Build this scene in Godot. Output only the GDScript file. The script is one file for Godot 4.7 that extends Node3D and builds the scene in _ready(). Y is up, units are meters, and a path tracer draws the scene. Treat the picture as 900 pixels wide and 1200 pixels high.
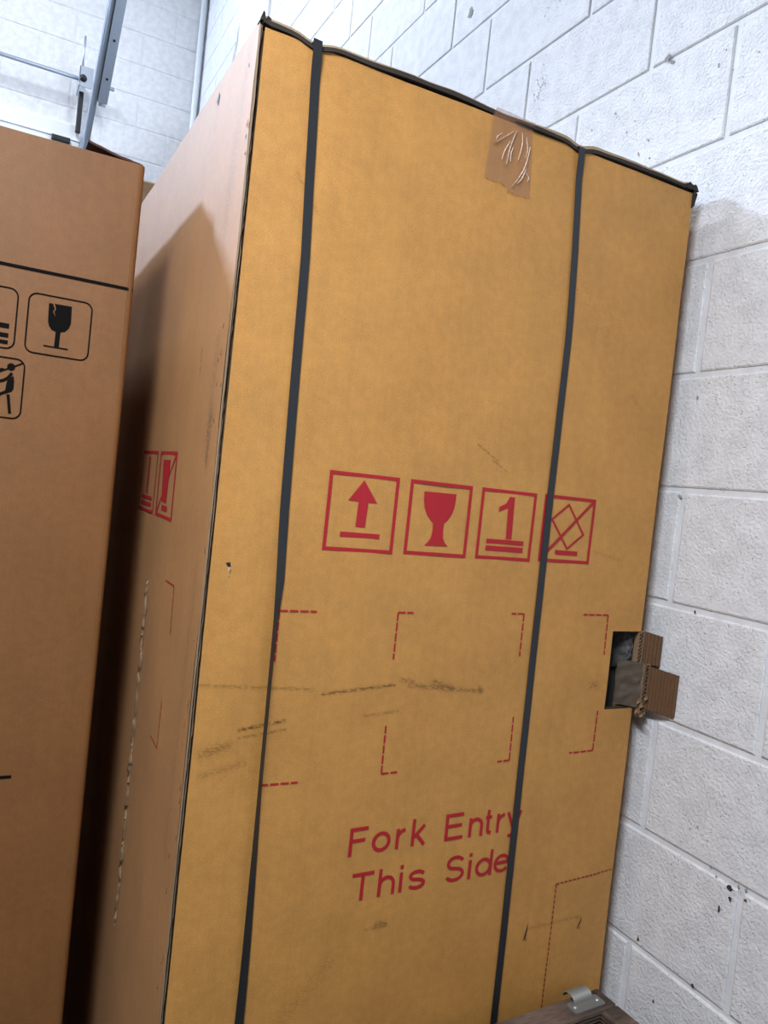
extends Node3D

# Storage corner of a warehouse: two tall cartons against a white block wall.
# World axes: x to the right along the carton fronts, y up, -z towards the far wall. Camera eye at (0, EYE, 0).
const EYE := 1.573
const CARTON_FRONT := -0.987      # front plane of the tall strapped carton
const CARTON_LEFT := 0.2612
const CARTON_RIGHT := 1.0485
const CARTON_TOP := 0.5725        # above the eye
const CARTON_BACK := -1.985
const SMALL_FRONT := -1.316       # front plane of the plain carton on the left
const SMALL_RIGHT := 0.187
const SMALL_LEFT := -0.62
const SMALL_TOP := 0.4722
const SMALL_BACK := -2.25
const WALL_X := 1.085
const BACK_Z := -5.49
const ROOM_LEFT := -7.0
const ROOM_FRONT := 5.5
const ROOM_TOP := 5.6
const BLOCK := 0.4064
const COURSE := 0.2032

var M := {}
var rng := RandomNumberGenerator.new()
var wob := FastNoiseLite.new()
var taken := {}
var org := Vector3.ZERO


# ------------------------------------------------------------------ helpers
func sc(r: float, g: float, b: float, a := 1.0) -> Color:
	return Color(r / 255.0, g / 255.0, b / 255.0, a)

func numbered(called: String) -> String:
	if not taken.has(called):
		taken[called] = 0
		return called
	taken[called] += 1
	return "%s_%03d" % [called, taken[called]]

func tag(o: Node, label: String, category := "", group := "", kind := "") -> void:
	if label != "": o.set_meta("label", label)
	if category != "": o.set_meta("category", category)
	if group != "": o.set_meta("group", group)
	if kind != "": o.set_meta("kind", kind)

func thing(called: String, label: String, category: String, at: Vector3, group := "", kind := "") -> Node3D:
	var o := Node3D.new()
	o.name = numbered(called)
	add_child(o)
	o.position = at
	tag(o, label, category, group, kind)
	org = at
	return o

func part(called: String, st: SurfaceTool, mat: Material, parent: Node, label := "") -> MeshInstance3D:
	st.generate_normals()
	var o := MeshInstance3D.new()
	o.name = called
	o.mesh = st.commit()
	o.material_override = mat
	parent.add_child(o, true)
	if label != "": o.set_meta("label", label)
	return o

func mb(smooth := false) -> SurfaceTool:
	var st := SurfaceTool.new()
	st.begin(Mesh.PRIMITIVE_TRIANGLES)
	st.set_smooth_group(0 if smooth else -1)
	return st

# a quad given counter-clockwise as seen from outside (front faces run clockwise in Godot)
func quad(st: SurfaceTool, a: Vector3, b: Vector3, c: Vector3, d: Vector3) -> void:
	for v in [a, c, b, a, d, c]:
		st.add_vertex(v - org)

func tri(st: SurfaceTool, a: Vector3, b: Vector3, c: Vector3) -> void:
	for v in [a, c, b]:
		st.add_vertex(v - org)

# hexahedron from two quads: f (front, ccw from outside) and k (the same corners pushed to the back)
func hexa(st: SurfaceTool, f: Array, k: Array) -> void:
	quad(st, f[0], f[1], f[2], f[3])
	quad(st, k[3], k[2], k[1], k[0])
	for i in 4:
		var j := (i + 1) % 4
		quad(st, f[j], f[i], k[i], k[j])

func bx(st: SurfaceTool, lo: Vector3, hi: Vector3) -> void:
	var f := [Vector3(lo.x, lo.y, hi.z), Vector3(hi.x, lo.y, hi.z), Vector3(hi.x, hi.y, hi.z), Vector3(lo.x, hi.y, hi.z)]
	var k := [Vector3(lo.x, lo.y, lo.z), Vector3(hi.x, lo.y, lo.z), Vector3(hi.x, hi.y, lo.z), Vector3(lo.x, hi.y, lo.z)]
	hexa(st, f, k)

# box with chamfered edges
func chamfer_box(st: SurfaceTool, lo: Vector3, hi: Vector3, c: float) -> void:
	var m := (lo + hi) / 2.0
	var h := (hi - lo) / 2.0
	var g := h - Vector3(c, c, c)
	var axes := [[0, 1, 2], [1, 2, 0], [2, 0, 1]]
	for ax in axes:
		for s in [-1.0, 1.0]:
			var pts := []
			for q in [[-1, -1], [1, -1], [1, 1], [-1, 1]]:
				var v := Vector3.ZERO
				v[ax[0]] = h[ax[0]] * s
				v[ax[1]] = g[ax[1]] * q[0]
				v[ax[2]] = g[ax[2]] * q[1]
				pts.append(m + v)
			if s > 0: quad(st, pts[0], pts[1], pts[2], pts[3])
			else: quad(st, pts[3], pts[2], pts[1], pts[0])
	for ax in axes:                                    # edges along axis ax[0]
		for q in [[-1, -1], [1, -1], [1, 1], [-1, 1]]:
			var p := []
			for w in [[-1, 0], [1, 0], [1, 1], [-1, 1]]:
				var v := Vector3.ZERO
				v[ax[0]] = g[ax[0]] * w[0]
				v[ax[1]] = (h[ax[1]] if w[1] == 0 else g[ax[1]]) * q[0]
				v[ax[2]] = (g[ax[2]] if w[1] == 0 else h[ax[2]]) * q[1]
				p.append(m + v)
			if q[0] * q[1] > 0: quad(st, p[3], p[2], p[1], p[0])
			else: quad(st, p[0], p[1], p[2], p[3])
	for a in [-1.0, 1.0]:
		for b in [-1.0, 1.0]:
			for d in [-1.0, 1.0]:
				var p0 := m + Vector3(h.x * a, g.y * b, g.z * d)
				var p1 := m + Vector3(g.x * a, h.y * b, g.z * d)
				var p2 := m + Vector3(g.x * a, g.y * b, h.z * d)
				if a * b * d > 0: tri(st, p0, p1, p2)
				else: tri(st, p2, p1, p0)

# round bar along a path
func tube(st: SurfaceTool, path: Array, r: float, sides := 12, caps := true) -> void:
	var rings := []
	for i in path.size():
		var d: Vector3 = (path[mini(i + 1, path.size() - 1)] - path[maxi(i - 1, 0)]).normalized()
		var u := d.cross(Vector3(0.31, 0.2, 0.93) if absf(d.z) < 0.8 else Vector3.RIGHT).normalized()
		var v := d.cross(u)
		var ring := []
		for k in sides:
			var t := TAU * k / sides
			ring.append(path[i] + (u * cos(t) + v * sin(t)) * r)
		rings.append(ring)
	for i in path.size() - 1:
		for k in sides:
			var j := (k + 1) % sides
			quad(st, rings[i][k], rings[i][j], rings[i + 1][j], rings[i + 1][k])
	if caps:
		for k in range(1, sides - 1):
			tri(st, rings[0][0], rings[0][k + 1], rings[0][k])
			tri(st, rings[-1][0], rings[-1][k], rings[-1][k + 1])

# flat ink: a polygon on a carton face. face turns (u, v) into a point of the face
func ink(st: SurfaceTool, pts: PackedVector2Array, face: Callable) -> void:
	var idx := Geometry2D.triangulate_polygon(pts)
	for i in range(0, idx.size(), 3):
		var a := pts[idx[i]]
		var b := pts[idx[i + 1]]
		var c := pts[idx[i + 2]]
		if (b - a).cross(c - a) < 0.0:
			var t := b
			b = c
			c = t
		tri(st, face.call(a.x, a.y), face.call(b.x, b.y), face.call(c.x, c.y))

func ink_rect(st: SurfaceTool, x0: float, y0: float, x1: float, y1: float, face: Callable) -> void:
	ink(st, PackedVector2Array([Vector2(x0, y0), Vector2(x1, y0), Vector2(x1, y1), Vector2(x0, y1)]), face)

# stroke of even width along a polyline, mitred
func stroke(st: SurfaceTool, pts: PackedVector2Array, w: float, face: Callable, closed := false) -> void:
	var n := pts.size()
	var l := PackedVector2Array()
	var r := PackedVector2Array()
	for i in n:
		var a := pts[(i - 1 + n) % n] if closed or i > 0 else pts[i]
		var b := pts[(i + 1) % n] if closed or i < n - 1 else pts[i]
		var d1 := (pts[i] - a).normalized()
		var d2 := (b - pts[i]).normalized()
		if d1 == Vector2.ZERO: d1 = d2
		if d2 == Vector2.ZERO: d2 = d1
		var nrm := (d1.orthogonal() + d2.orthogonal()).normalized()
		var k := w / 2.0 / maxf(0.5, nrm.dot(d1.orthogonal()))
		l.append(pts[i] + nrm * k)
		r.append(pts[i] - nrm * k)
	for i in (n if closed else n - 1):
		var j := (i + 1) % n
		ink(st, PackedVector2Array([l[i], l[j], r[j]]), face)
		ink(st, PackedVector2Array([l[i], r[j], r[i]]), face)

func arc(cx: float, cy: float, rx: float, ry: float, a0: float, a1: float, n := 14) -> PackedVector2Array:
	var o := PackedVector2Array()
	for i in n + 1:
		var t := deg_to_rad(lerpf(a0, a1, float(i) / n))
		o.append(Vector2(cx + rx * cos(t), cy + ry * sin(t)))
	return o

func dashes(st: SurfaceTool, a: Vector2, b: Vector2, dash: float, gap: float, w: float, face: Callable) -> void:
	var d := (b - a).normalized()
	var len := a.distance_to(b)
	var s := 0.0
	while s < len - 0.001:
		stroke(st, PackedVector2Array([a + d * s, a + d * minf(len, s + dash)]), w, face)
		s += dash + gap


# ------------------------------------------------------------------ textures and materials
func noise(sd: int, freq: float, oct := 3, kind := FastNoiseLite.TYPE_SIMPLEX_SMOOTH) -> FastNoiseLite:
	var n := FastNoiseLite.new()
	n.seed = sd
	n.frequency = freq
	n.noise_type = kind
	n.fractal_octaves = oct
	return n

func bytes_of(n: FastNoiseLite, w: int, h: int, seamless := true) -> PackedByteArray:
	var im: Image = n.get_seamless_image(w, h) if seamless else n.get_image(w, h)
	im.convert(Image.FORMAT_L8)
	return im.get_data()

func grey_tex(data: PackedByteArray, w: int, h: int) -> ImageTexture:
	return ImageTexture.create_from_image(Image.create_from_data(w, h, false, Image.FORMAT_L8, data))

# kraft paper grain: short fibres, soft blotches, faint flute lines; a near-white multiplier
func make_fibre() -> ImageTexture:
	var s := 512
	var fine := bytes_of(noise(11, 0.35, 2), s, s)
	var soft := bytes_of(noise(12, 0.03, 4), s, s)
	var out := PackedByteArray()
	out.resize(s * s)
	for y in s:
		for x in s:
			var i := y * s + x
			var v := 226.0 + (fine[i] - 128.0) * 0.26 + (soft[i] - 128.0) * 0.06 + 1.0 * sin(TAU * x / 16.0)
			out[i] = clampi(int(v), 0, 255)
	return grey_tex(out, s, s)

# whole-panel sheet: blotches and the dark scuffs at their places. w, h in metres, (x0, ytop) the panel's upper left corner
func make_panel(sd: int, w: float, h: float, px: int, py: int, scuffs: Array, amount := 0.2) -> ImageTexture:
	var soft := bytes_of(noise(sd, 0.012, 4), px, py, false)
	var streak_n := noise(sd + 1, 0.02, 3)
	var streak := PackedFloat32Array()
	for x in px:
		streak.append(streak_n.get_noise_2d(x * 3.0, 0.0) * 7.0)
	var out := PackedByteArray()
	out.resize(px * py * 3)
	for y in py:
		for x in px:
			var i := y * px + x
			var v := 240.0 + (soft[i] - 128.0) * amount * 0.3 + streak[x] * 0.5
			out[i * 3] = clampi(int(v), 0, 255)
			out[i * 3 + 1] = clampi(int(v - 1.0), 0, 255)
			out[i * 3 + 2] = clampi(int(v - 3.0), 0, 255)
	var grain := noise(sd + 5, 0.25, 2)
	for q in scuffs:                                   # [x0, y0, x1, y1 (metres from the upper left corner), half width, strength, tint]
		var a := Vector2(q[0] / w * px, q[1] / h * py)
		var b := Vector2(q[2] / w * px, q[3] / h * py)
		var r: float = q[4] / w * px
		var box := Rect2(a, Vector2.ZERO).expand(b).grow(r * 2.0)
		for y in range(maxi(0, int(box.position.y)), mini(py, int(box.end.y) + 1)):
			for x in range(maxi(0, int(box.position.x)), mini(px, int(box.end.x) + 1)):
				var p := Vector2(x, y)
				var d := p.distance_to(Geometry2D.get_closest_point_to_segment(p, a, b)) / r
				if d > 2.0: continue
				var k: float = q[5] * exp(-d * d * 1.4) * clampf(0.65 + grain.get_noise_2d(x * 0.6, y * 2.0) * 1.3, 0.0, 1.0)
				var tint: Color = q[6]
				var i := (y * px + x) * 3
				out[i] = int(lerpf(out[i], tint.r8, k))
				out[i + 1] = int(lerpf(out[i + 1], tint.g8, k))
				out[i + 2] = int(lerpf(out[i + 2], tint.b8, k))
	return ImageTexture.create_from_image(Image.create_from_data(px, py, false, Image.FORMAT_RGB8, out))

# painted concrete block: orange-peel relief with small open pits
func make_block_relief() -> ImageTexture:
	var s := 1024
	var peel := bytes_of(noise(31, 0.045, 4), s, s)
	var pit := bytes_of(noise(32, 0.02, 3), s, s)
	var pin := bytes_of(noise(33, 0.075, 2), s, s)
	var out := PackedByteArray()
	out.resize(s * s)
	for i in s * s:
		var v := 150.0 + (peel[i] - 128.0) * 0.30
		var lim := 172.0 if pit[i] > 146 else 196.0
		if pin[i] > lim: v -= minf(60.0, (pin[i] - lim) * 1.5)
		out[i] = clampi(int(v), 0, 255)
	return grey_tex(out, s, s)

# paint colour: almost white with sparse small dark chips
func make_block_paint() -> ImageTexture:
	var s := 1024
	var soft := bytes_of(noise(41, 0.008, 3), s, s)
	var pin := bytes_of(noise(42, 0.10, 2), s, s)
	var patch := bytes_of(noise(43, 0.012, 3), s, s)
	var out := PackedByteArray()
	out.resize(s * s)
	for i in s * s:
		var v := 240.0 + (soft[i] - 128.0) * 0.08
		if patch[i] > 176 and pin[i] > 196: v -= minf(120.0, (pin[i] - 196.0) * 6.0)
		out[i] = clampi(int(v), 0, 255)
	return grey_tex(out, s, s)

func make_wood(sd: int) -> ImageTexture:
	var w := 512
	var h := 128
	var n := noise(sd, 0.01, 4)
	var fine := noise(sd + 1, 0.05, 3)
	var out := PackedByteArray()
	out.resize(w * h)
	for y in h:
		for x in w:
			var g := n.get_noise_2d(x * 0.35, y * 4.0) + fine.get_noise_2d(x * 0.3, y * 9.0) * 0.5
			out[y * w + x] = clampi(int(190.0 + g * 95.0), 20, 255)
	return grey_tex(out, w, h)

func mat(c: Color, rough := 0.6, metal := 0.0) -> StandardMaterial3D:
	var m := StandardMaterial3D.new()
	m.albedo_color = c
	m.roughness = rough
	m.metallic = metal
	return m

func tri_tex(m: StandardMaterial3D, t: Texture2D, per_metre: float, world := false) -> StandardMaterial3D:
	m.albedo_texture = t
	m.uv1_triplanar = true
	m.uv1_world_triplanar = world
	m.uv1_triplanar_sharpness = 8.0
	m.uv1_scale = Vector3.ONE * per_metre
	return m

func panel_mat(c: Color, rough: float, sheet: Texture2D, fibre: Texture2D) -> StandardMaterial3D:
	var m := mat(c, rough)
	m.albedo_texture = sheet
	m.detail_enabled = true
	m.detail_albedo = fibre
	m.detail_blend_mode = BaseMaterial3D.BLEND_MODE_MUL
	m.detail_uv_layer = BaseMaterial3D.DETAIL_UV_2
	m.uv2_scale = Vector3(3.2, 3.2, 1.0)
	return m

func make_materials() -> void:
	var fibre := make_fibre()
	M.fibre = fibre
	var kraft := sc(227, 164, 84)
	var kraft_red := sc(152, 102, 55)
	var ink_grey := sc(70, 62, 50)
	var pale := sc(255, 235, 205)
	# scuffs given as metres from the upper left corner of the tall carton's front
	var x0 := CARTON_LEFT
	var yt := CARTON_TOP
	var s := []
	for q in [[0.4463, -0.2992, 0.5594, -0.2883, 0.0028, 0.6], [0.5694, -0.2807, 0.59, -0.284, 0.004, 0.35], [0.585, -0.290, 0.7175, -0.3016, 0.004, 0.4],
			[0.63, -0.286, 0.66, -0.297, 0.006, 0.4], [0.714, -0.2960, 0.7175, -0.3040, 0.003, 0.5], [0.3289, -0.3452, 0.3922, -0.3352, 0.0026, 0.7],
			[0.33, -0.356, 0.395, -0.348, 0.002, 0.4], [0.5167, -0.3331, 0.5698, -0.3285, 0.003, 0.25], [0.27, -0.283, 0.43, -0.292, 0.003, 0.28],
			[0.28, -0.375, 0.315, -0.366, 0.008, 0.35], [0.575, -0.655, 0.588, -0.655, 0.006, 0.4], [0.555, -0.66, 0.59, -0.658, 0.003, 0.25],
			[0.28, -0.405, 0.34, -0.392, 0.006, 0.16], [0.945, -0.297, 0.955, -0.297, 0.008, 0.3], [0.66, 0.082, 0.70, 0.060, 0.0012, 0.5],
			[0.69, 0.061, 0.72, 0.045, 0.0012, 0.4], [0.96, 0.20, 0.985, 0.18, 0.004, 0.12], [0.87, -0.712, 0.98, -0.708, 0.004, 0.2],
			[0.43, -0.78, 0.50, -0.70, 0.02, 0.12], [0.33, 0.4, 0.36, 0.36, 0.004, 0.2], [0.92, -0.07, 0.98, -0.08, 0.004, 0.15], [0.80, 0.35, 0.9, 0.3, 0.05, 0.08]]:
		s.append([q[0] - x0, yt - q[1], q[2] - x0, yt - q[3], q[4], q[5], ink_grey])
	for q in [[0.55, -0.103, 0.556, -0.100, 0.002, 0.5], [0.40, -0.308, 0.47, -0.312, 0.003, 0.3], [0.94, 0.175, 0.96, 0.165, 0.003, 0.5], [0.57, -0.664, 0.55, -0.659, 0.002, 0.35], [0.275, 0.30, 0.278, -0.25, 0.003, 0.35], [0.285, 0.12, 0.284, -0.08, 0.0015, 0.6]]:
		s.append([q[0] - x0, yt - q[1], q[2] - x0, yt - q[3], q[4], q[5], pale])
	M.front = panel_mat(kraft, 0.62, make_panel(101, CARTON_RIGHT - x0, EYE + yt, 512, 1400, s, 0.22), fibre)
	# side of the tall carton: metres from its front upper corner, going back
	var d := []
	for q in [[0.345, 0.82, 0.355, 0.95, 0.012, 0.5], [0.36, 0.95, 0.375, 1.06, 0.010, 0.5], [0.22, 0.60, 0.235, 0.64, 0.006, 0.5], [0.03, 0.1, 0.045, 1.2, 0.006, 0.25], [0.10, 0.35, 0.16, 0.45, 0.015, 0.2]]:
		d.append([q[0], q[1], q[2], q[3], q[4], q[5], pale])
	for q in [[0.05, 0.40, 0.055, 0.52, 0.016, 0.22], [0.045, 0.50, 0.05, 0.56, 0.012, 0.4], [0.05, 0.7, 0.06, 1.1, 0.012, 0.14], [0.14, 0.40, 0.138, 0.44, 0.002, 0.8], [0.345, 0.80, 0.36, 0.98, 0.004, 0.7], [0.04, 0.02, 0.08, 0.25, 0.02, 0.15]]:
		d.append([q[0], q[1], q[2], q[3], q[4], q[5], ink_grey])
	M.side = panel_mat(sc(203, 143, 76), 0.6, make_panel(121, CARTON_FRONT - CARTON_BACK, EYE + yt, 512, 1024, d, 0.25), fibre)  # side paper tinted darker than the front to deepen its shade
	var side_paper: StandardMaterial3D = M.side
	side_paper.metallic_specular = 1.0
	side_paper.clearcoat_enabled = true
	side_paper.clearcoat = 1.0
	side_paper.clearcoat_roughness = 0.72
	M.small_front = panel_mat(kraft_red, 0.6, make_panel(141, SMALL_RIGHT - SMALL_LEFT, EYE + SMALL_TOP, 512, 1024, [[0.66, 0.3, 0.70, 1.2, 0.003, 0.2, pale], [0.60, 1.55, 0.8, 1.9, 0.05, 0.12, ink_grey]], 0.2), fibre)
	M.pale_kraft = tri_tex(mat(sc(206, 172, 130), 0.65), fibre, 3.2)
	M.kraft = tri_tex(mat(kraft, 0.6), fibre, 3.2)
	M.kraft_red = tri_tex(mat(kraft_red, 0.6), fibre, 3.2)
	M.inner = tri_tex(mat(sc(112, 78, 48), 0.8), fibre, 4.0)  # inside of the board, darkened to offset light reaching the torn flaps
	M.inner_shade = tri_tex(mat(sc(88, 58, 44), 0.85), fibre, 4.0)  # dark brown carries the shade under the sprung flap
	M.raw = mat(sc(46, 39, 32), 0.9)  # near-black brown with the shade of open board edges in it
	M.raw_corner = mat(sc(92, 72, 50), 0.9)  # lighter tone for the corner, flute shade still in it
	M.rough_liner = tri_tex(mat(sc(158, 134, 106), 0.8), fibre, 9.0)
	M.liner = tri_tex(mat(sc(176, 150, 118), 0.75), fibre, 6.0)
	M.torn = mat(sc(186, 160, 126), 0.85)
	M.torn_dark = mat(sc(132, 104, 76), 0.9)  # torn paper again, darkened where it would catch too much light
	M.pulp = tri_tex(mat(sc(94, 80, 64), 0.6), fibre, 9.0)  # darkened as well, for shade inside the torn hole
	M.foam = tri_tex(mat(sc(92, 90, 90), 0.7), fibre, 9.0)
	M.red = mat(sc(168, 20, 32), 0.7)
	M.red_dark = mat(sc(140, 26, 32), 0.6)
	M.black_ink = mat(sc(17, 15, 14), 0.85)
	(M.black_ink as StandardMaterial3D).metallic_specular = 0.2
	M.strap = mat(sc(33, 35, 37), 0.5)
	var tape := mat(sc(176, 130, 94, 0.45), 0.3)
	tape.transparency = BaseMaterial3D.TRANSPARENCY_ALPHA
	M.tape = tape
	var crease := mat(sc(238, 226, 212, 0.6), 0.35)  # whitish, paints the highlight along the tape wrinkles
	crease.transparency = BaseMaterial3D.TRANSPARENCY_ALPHA
	M.crease = crease
	var relief := make_block_relief()
	var paint := make_block_paint()
	var blk := tri_tex(mat(sc(229, 230, 232), 0.55), paint, 1.0, true)
	blk.heightmap_enabled = true
	blk.heightmap_texture = relief
	blk.heightmap_scale = 0.4
	blk.uv1_scale = Vector3.ONE * 2.4
	M.block = blk
	var mort := tri_tex(mat(sc(226, 228, 231), 0.55), paint, 1.0, true)
	mort.uv1_scale = Vector3.ONE * 2.4
	M.mortar = mort
	M.chip = mat(sc(58, 54, 50), 0.9)
	M.chip_pale = mat(sc(150, 150, 150), 0.9)
	M.plaster = mat(sc(140, 140, 138), 0.8)  # unseen walls and ceiling kept grey to hold down bounced light
	M.concrete = tri_tex(mat(sc(96, 93, 88), 0.7), paint, 0.8, true)
	M.galv = tri_tex(mat(sc(178, 190, 206), 0.4, 0.45), fibre, 5.0)
	M.steel = mat(sc(170, 178, 188), 0.4, 0.7)
	M.zinc = mat(sc(118, 117, 112), 0.5, 0.3)
	M.dark_metal = mat(sc(34, 34, 36), 0.5, 0.3)
	M.conduit = mat(sc(214, 218, 222), 0.45, 0.1)
	M.white_steel = mat(sc(228, 231, 234), 0.45)
	var wood := tri_tex(mat(sc(108, 88, 74), 0.8), make_wood(61), 3.0)  # wood darkened to stand for the dimmer light low down
	M.wood = wood
	M.wood_dark = tri_tex(mat(sc(92, 70, 54), 0.8), make_wood(71), 3.0)
	M.frost = mat(sc(230, 238, 248), 0.6)
	M.frost.emission_enabled = true
	M.frost.emission = sc(226, 238, 255)
	M.frost.emission_energy_multiplier = 1.3
	M.lamp = mat(sc(245, 247, 250), 0.6)
	M.lamp.emission_enabled = true
	M.lamp.emission = sc(244, 248, 255)
	M.lamp.emission_energy_multiplier = 2.0


# ------------------------------------------------------------------ camera and light
func make_camera() -> void:
	var cam := Camera3D.new()
	cam.name = "camera"
	var yaw := deg_to_rad(27.4286506)
	var pitch := deg_to_rad(1.8068095)
	var roll := deg_to_rad(6.17166342)
	var f := Vector3(sin(yaw) * cos(pitch), -sin(pitch), -cos(yaw) * cos(pitch))
	var r := Vector3(cos(yaw), 0, sin(yaw))
	var u := r.cross(f)
	var r2 := r * cos(roll) + u * sin(roll)
	var u2 := u * cos(roll) - r * sin(roll)
	cam.fov = 67.21103852
	cam.near = 0.05
	cam.far = 60.0
	add_child(cam)
	cam.transform = Transform3D(Basis(r2, u2, -f), Vector3(0, EYE, 0))
	cam.current = true

func area(parent: Node3D, at: Vector3, towards: Vector3, size: Vector2, energy: float, c: Color) -> void:
	var l := AreaLight3D.new()
	l.name = "area_light"
	l.area_size = size
	l.light_energy = energy
	l.light_color = c
	l.shadow_enabled = true
	l.set("area_range", 30.0)
	l.set("area_attenuation", 2.0)
	parent.add_child(l, true)
	var up := Vector3.UP if absf(towards.normalized().y) < 0.95 else Vector3.FORWARD
	l.transform = Transform3D(Basis.looking_at(towards, up), at - parent.position)

func make_environment() -> void:
	var e := Environment.new()
	e.background_mode = Environment.BG_COLOR
	e.background_color = sc(205, 226, 255)
	e.background_energy_multiplier = 1.0
	e.tonemap_mode = Environment.TONE_MAPPER_LINEAR
	e.tonemap_exposure = 1.0
	e.sdfgi_enabled = true
	e.ssao_enabled = true
	e.ssil_enabled = true
	var w := WorldEnvironment.new()
	w.name = "world_environment"
	w.environment = e
	add_child(w)

# a frosted window: frame, mullion and glowing pane with the daylight it lets in
func frosted_window(n: int, label: String, lo: Vector3, hi: Vector3, towards: Vector3, energy: float, c: Color) -> void:
	var o := thing("window_%d" % n, label, "window", Vector3((lo.x + hi.x) / 2, lo.y, (lo.z + hi.z) / 2), "", "structure")
	var p := mb()
	bx(p, lo, hi)
	part("pane", p, M.frost, o)
	var fr := mb()
	var flat := 0 if absf(towards.x) > 0.5 else 2
	var side := 2 if flat == 0 else 0
	var t := 0.05
	for k in 4:
		var a := lo
		var b := hi
		a[flat] -= 0.03
		b[flat] += 0.03
		if k == 0: b.y = lo.y + t
		elif k == 1: a.y = hi.y - t
		elif k == 2: b[side] = lo[side] + t
		else: a[side] = hi[side] - t
		bx(fr, a, b)
	part("frame", fr, M.white_steel, o)
	var s := hi - lo
	area(o, (lo + hi) / 2 + towards.normalized() * 0.06, towards, Vector2(s[side], s.y), energy, c)

func ceiling_lamp(at: Vector3, length: float, energy: float, label: String) -> void:
	var o := thing("ceiling_lamp", label, "lamp", at, "strip lamps under the ceiling")
	var b := mb()
	chamfer_box(b, at + Vector3(-0.15, 0.02, -length / 2), at + Vector3(0.15, 0.10, length / 2), 0.01)
	part("housing", b, M.white_steel, o)
	var g := mb()
	bx(g, at + Vector3(-0.13, 0.0, -length / 2 + 0.02), at + Vector3(0.13, 0.02, length / 2 - 0.02))
	part("diffuser", g, M.lamp, o)
	for z in [-length / 3, length / 3]:
		var r := mb()
		tube(r, [at + Vector3(0, 0.09, z), Vector3(at.x, ROOM_TOP, at.z + z)], 0.006, 6)
		part("hanger", r, M.steel, o)
	area(o, at + Vector3(0, -0.02, 0), Vector3.DOWN, Vector2(0.26, length), energy, sc(240, 246, 255))


# ------------------------------------------------------------------ room
func slab(called: String, label: String, category: String, boxes: Array, m: Material) -> Node3D:
	var o := thing(called, label, category, boxes[0][0], "", "structure")
	var st := mb()
	for b in boxes:
		bx(st, b[0], b[1])
	part("base", st, m, o)
	return o

# one concrete block, front face towards +z, origin in the middle of the front face
func block_mesh(w: float, h: float, v: int) -> ArrayMesh:
	var r := RandomNumberGenerator.new()
	r.seed = 900 + v
	org = Vector3.ZERO
	var st := mb()
	var b := 0.004
	var f := []
	var e := []
	var k := []
	for q in [[-1, -1], [1, -1], [1, 1], [-1, 1]]:
		var j := Vector2(r.randf_range(-0.0012, 0.0012), r.randf_range(-0.0012, 0.0012))
		var x: float = q[0] * w / 2 + j.x
		var y: float = q[1] * h / 2 + j.y
		f.append(Vector3(x - q[0] * b, y - q[1] * b, r.randf_range(-0.0006, 0.0006)))
		e.append(Vector3(x - q[0] * b * 0.25, y - q[1] * b * 0.25, -0.0016))
		k.append(Vector3(x, y, -0.03))
	quad(st, f[0], f[1], f[2], f[3])
	for i in 4:
		var j := (i + 1) % 4
		quad(st, e[i], e[j], f[j], f[i])
		quad(st, k[i], k[j], e[j], e[i])
	st.generate_normals()
	return st.commit()

func lay_block(parent: Node3D, m: Mesh, turn: Basis, at: Vector3) -> void:
	var o := MeshInstance3D.new()
	o.name = "block"
	o.mesh = m
	o.material_override = M.block
	parent.add_child(o, true)
	o.transform = Transform3D(turn, at - parent.position)

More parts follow.
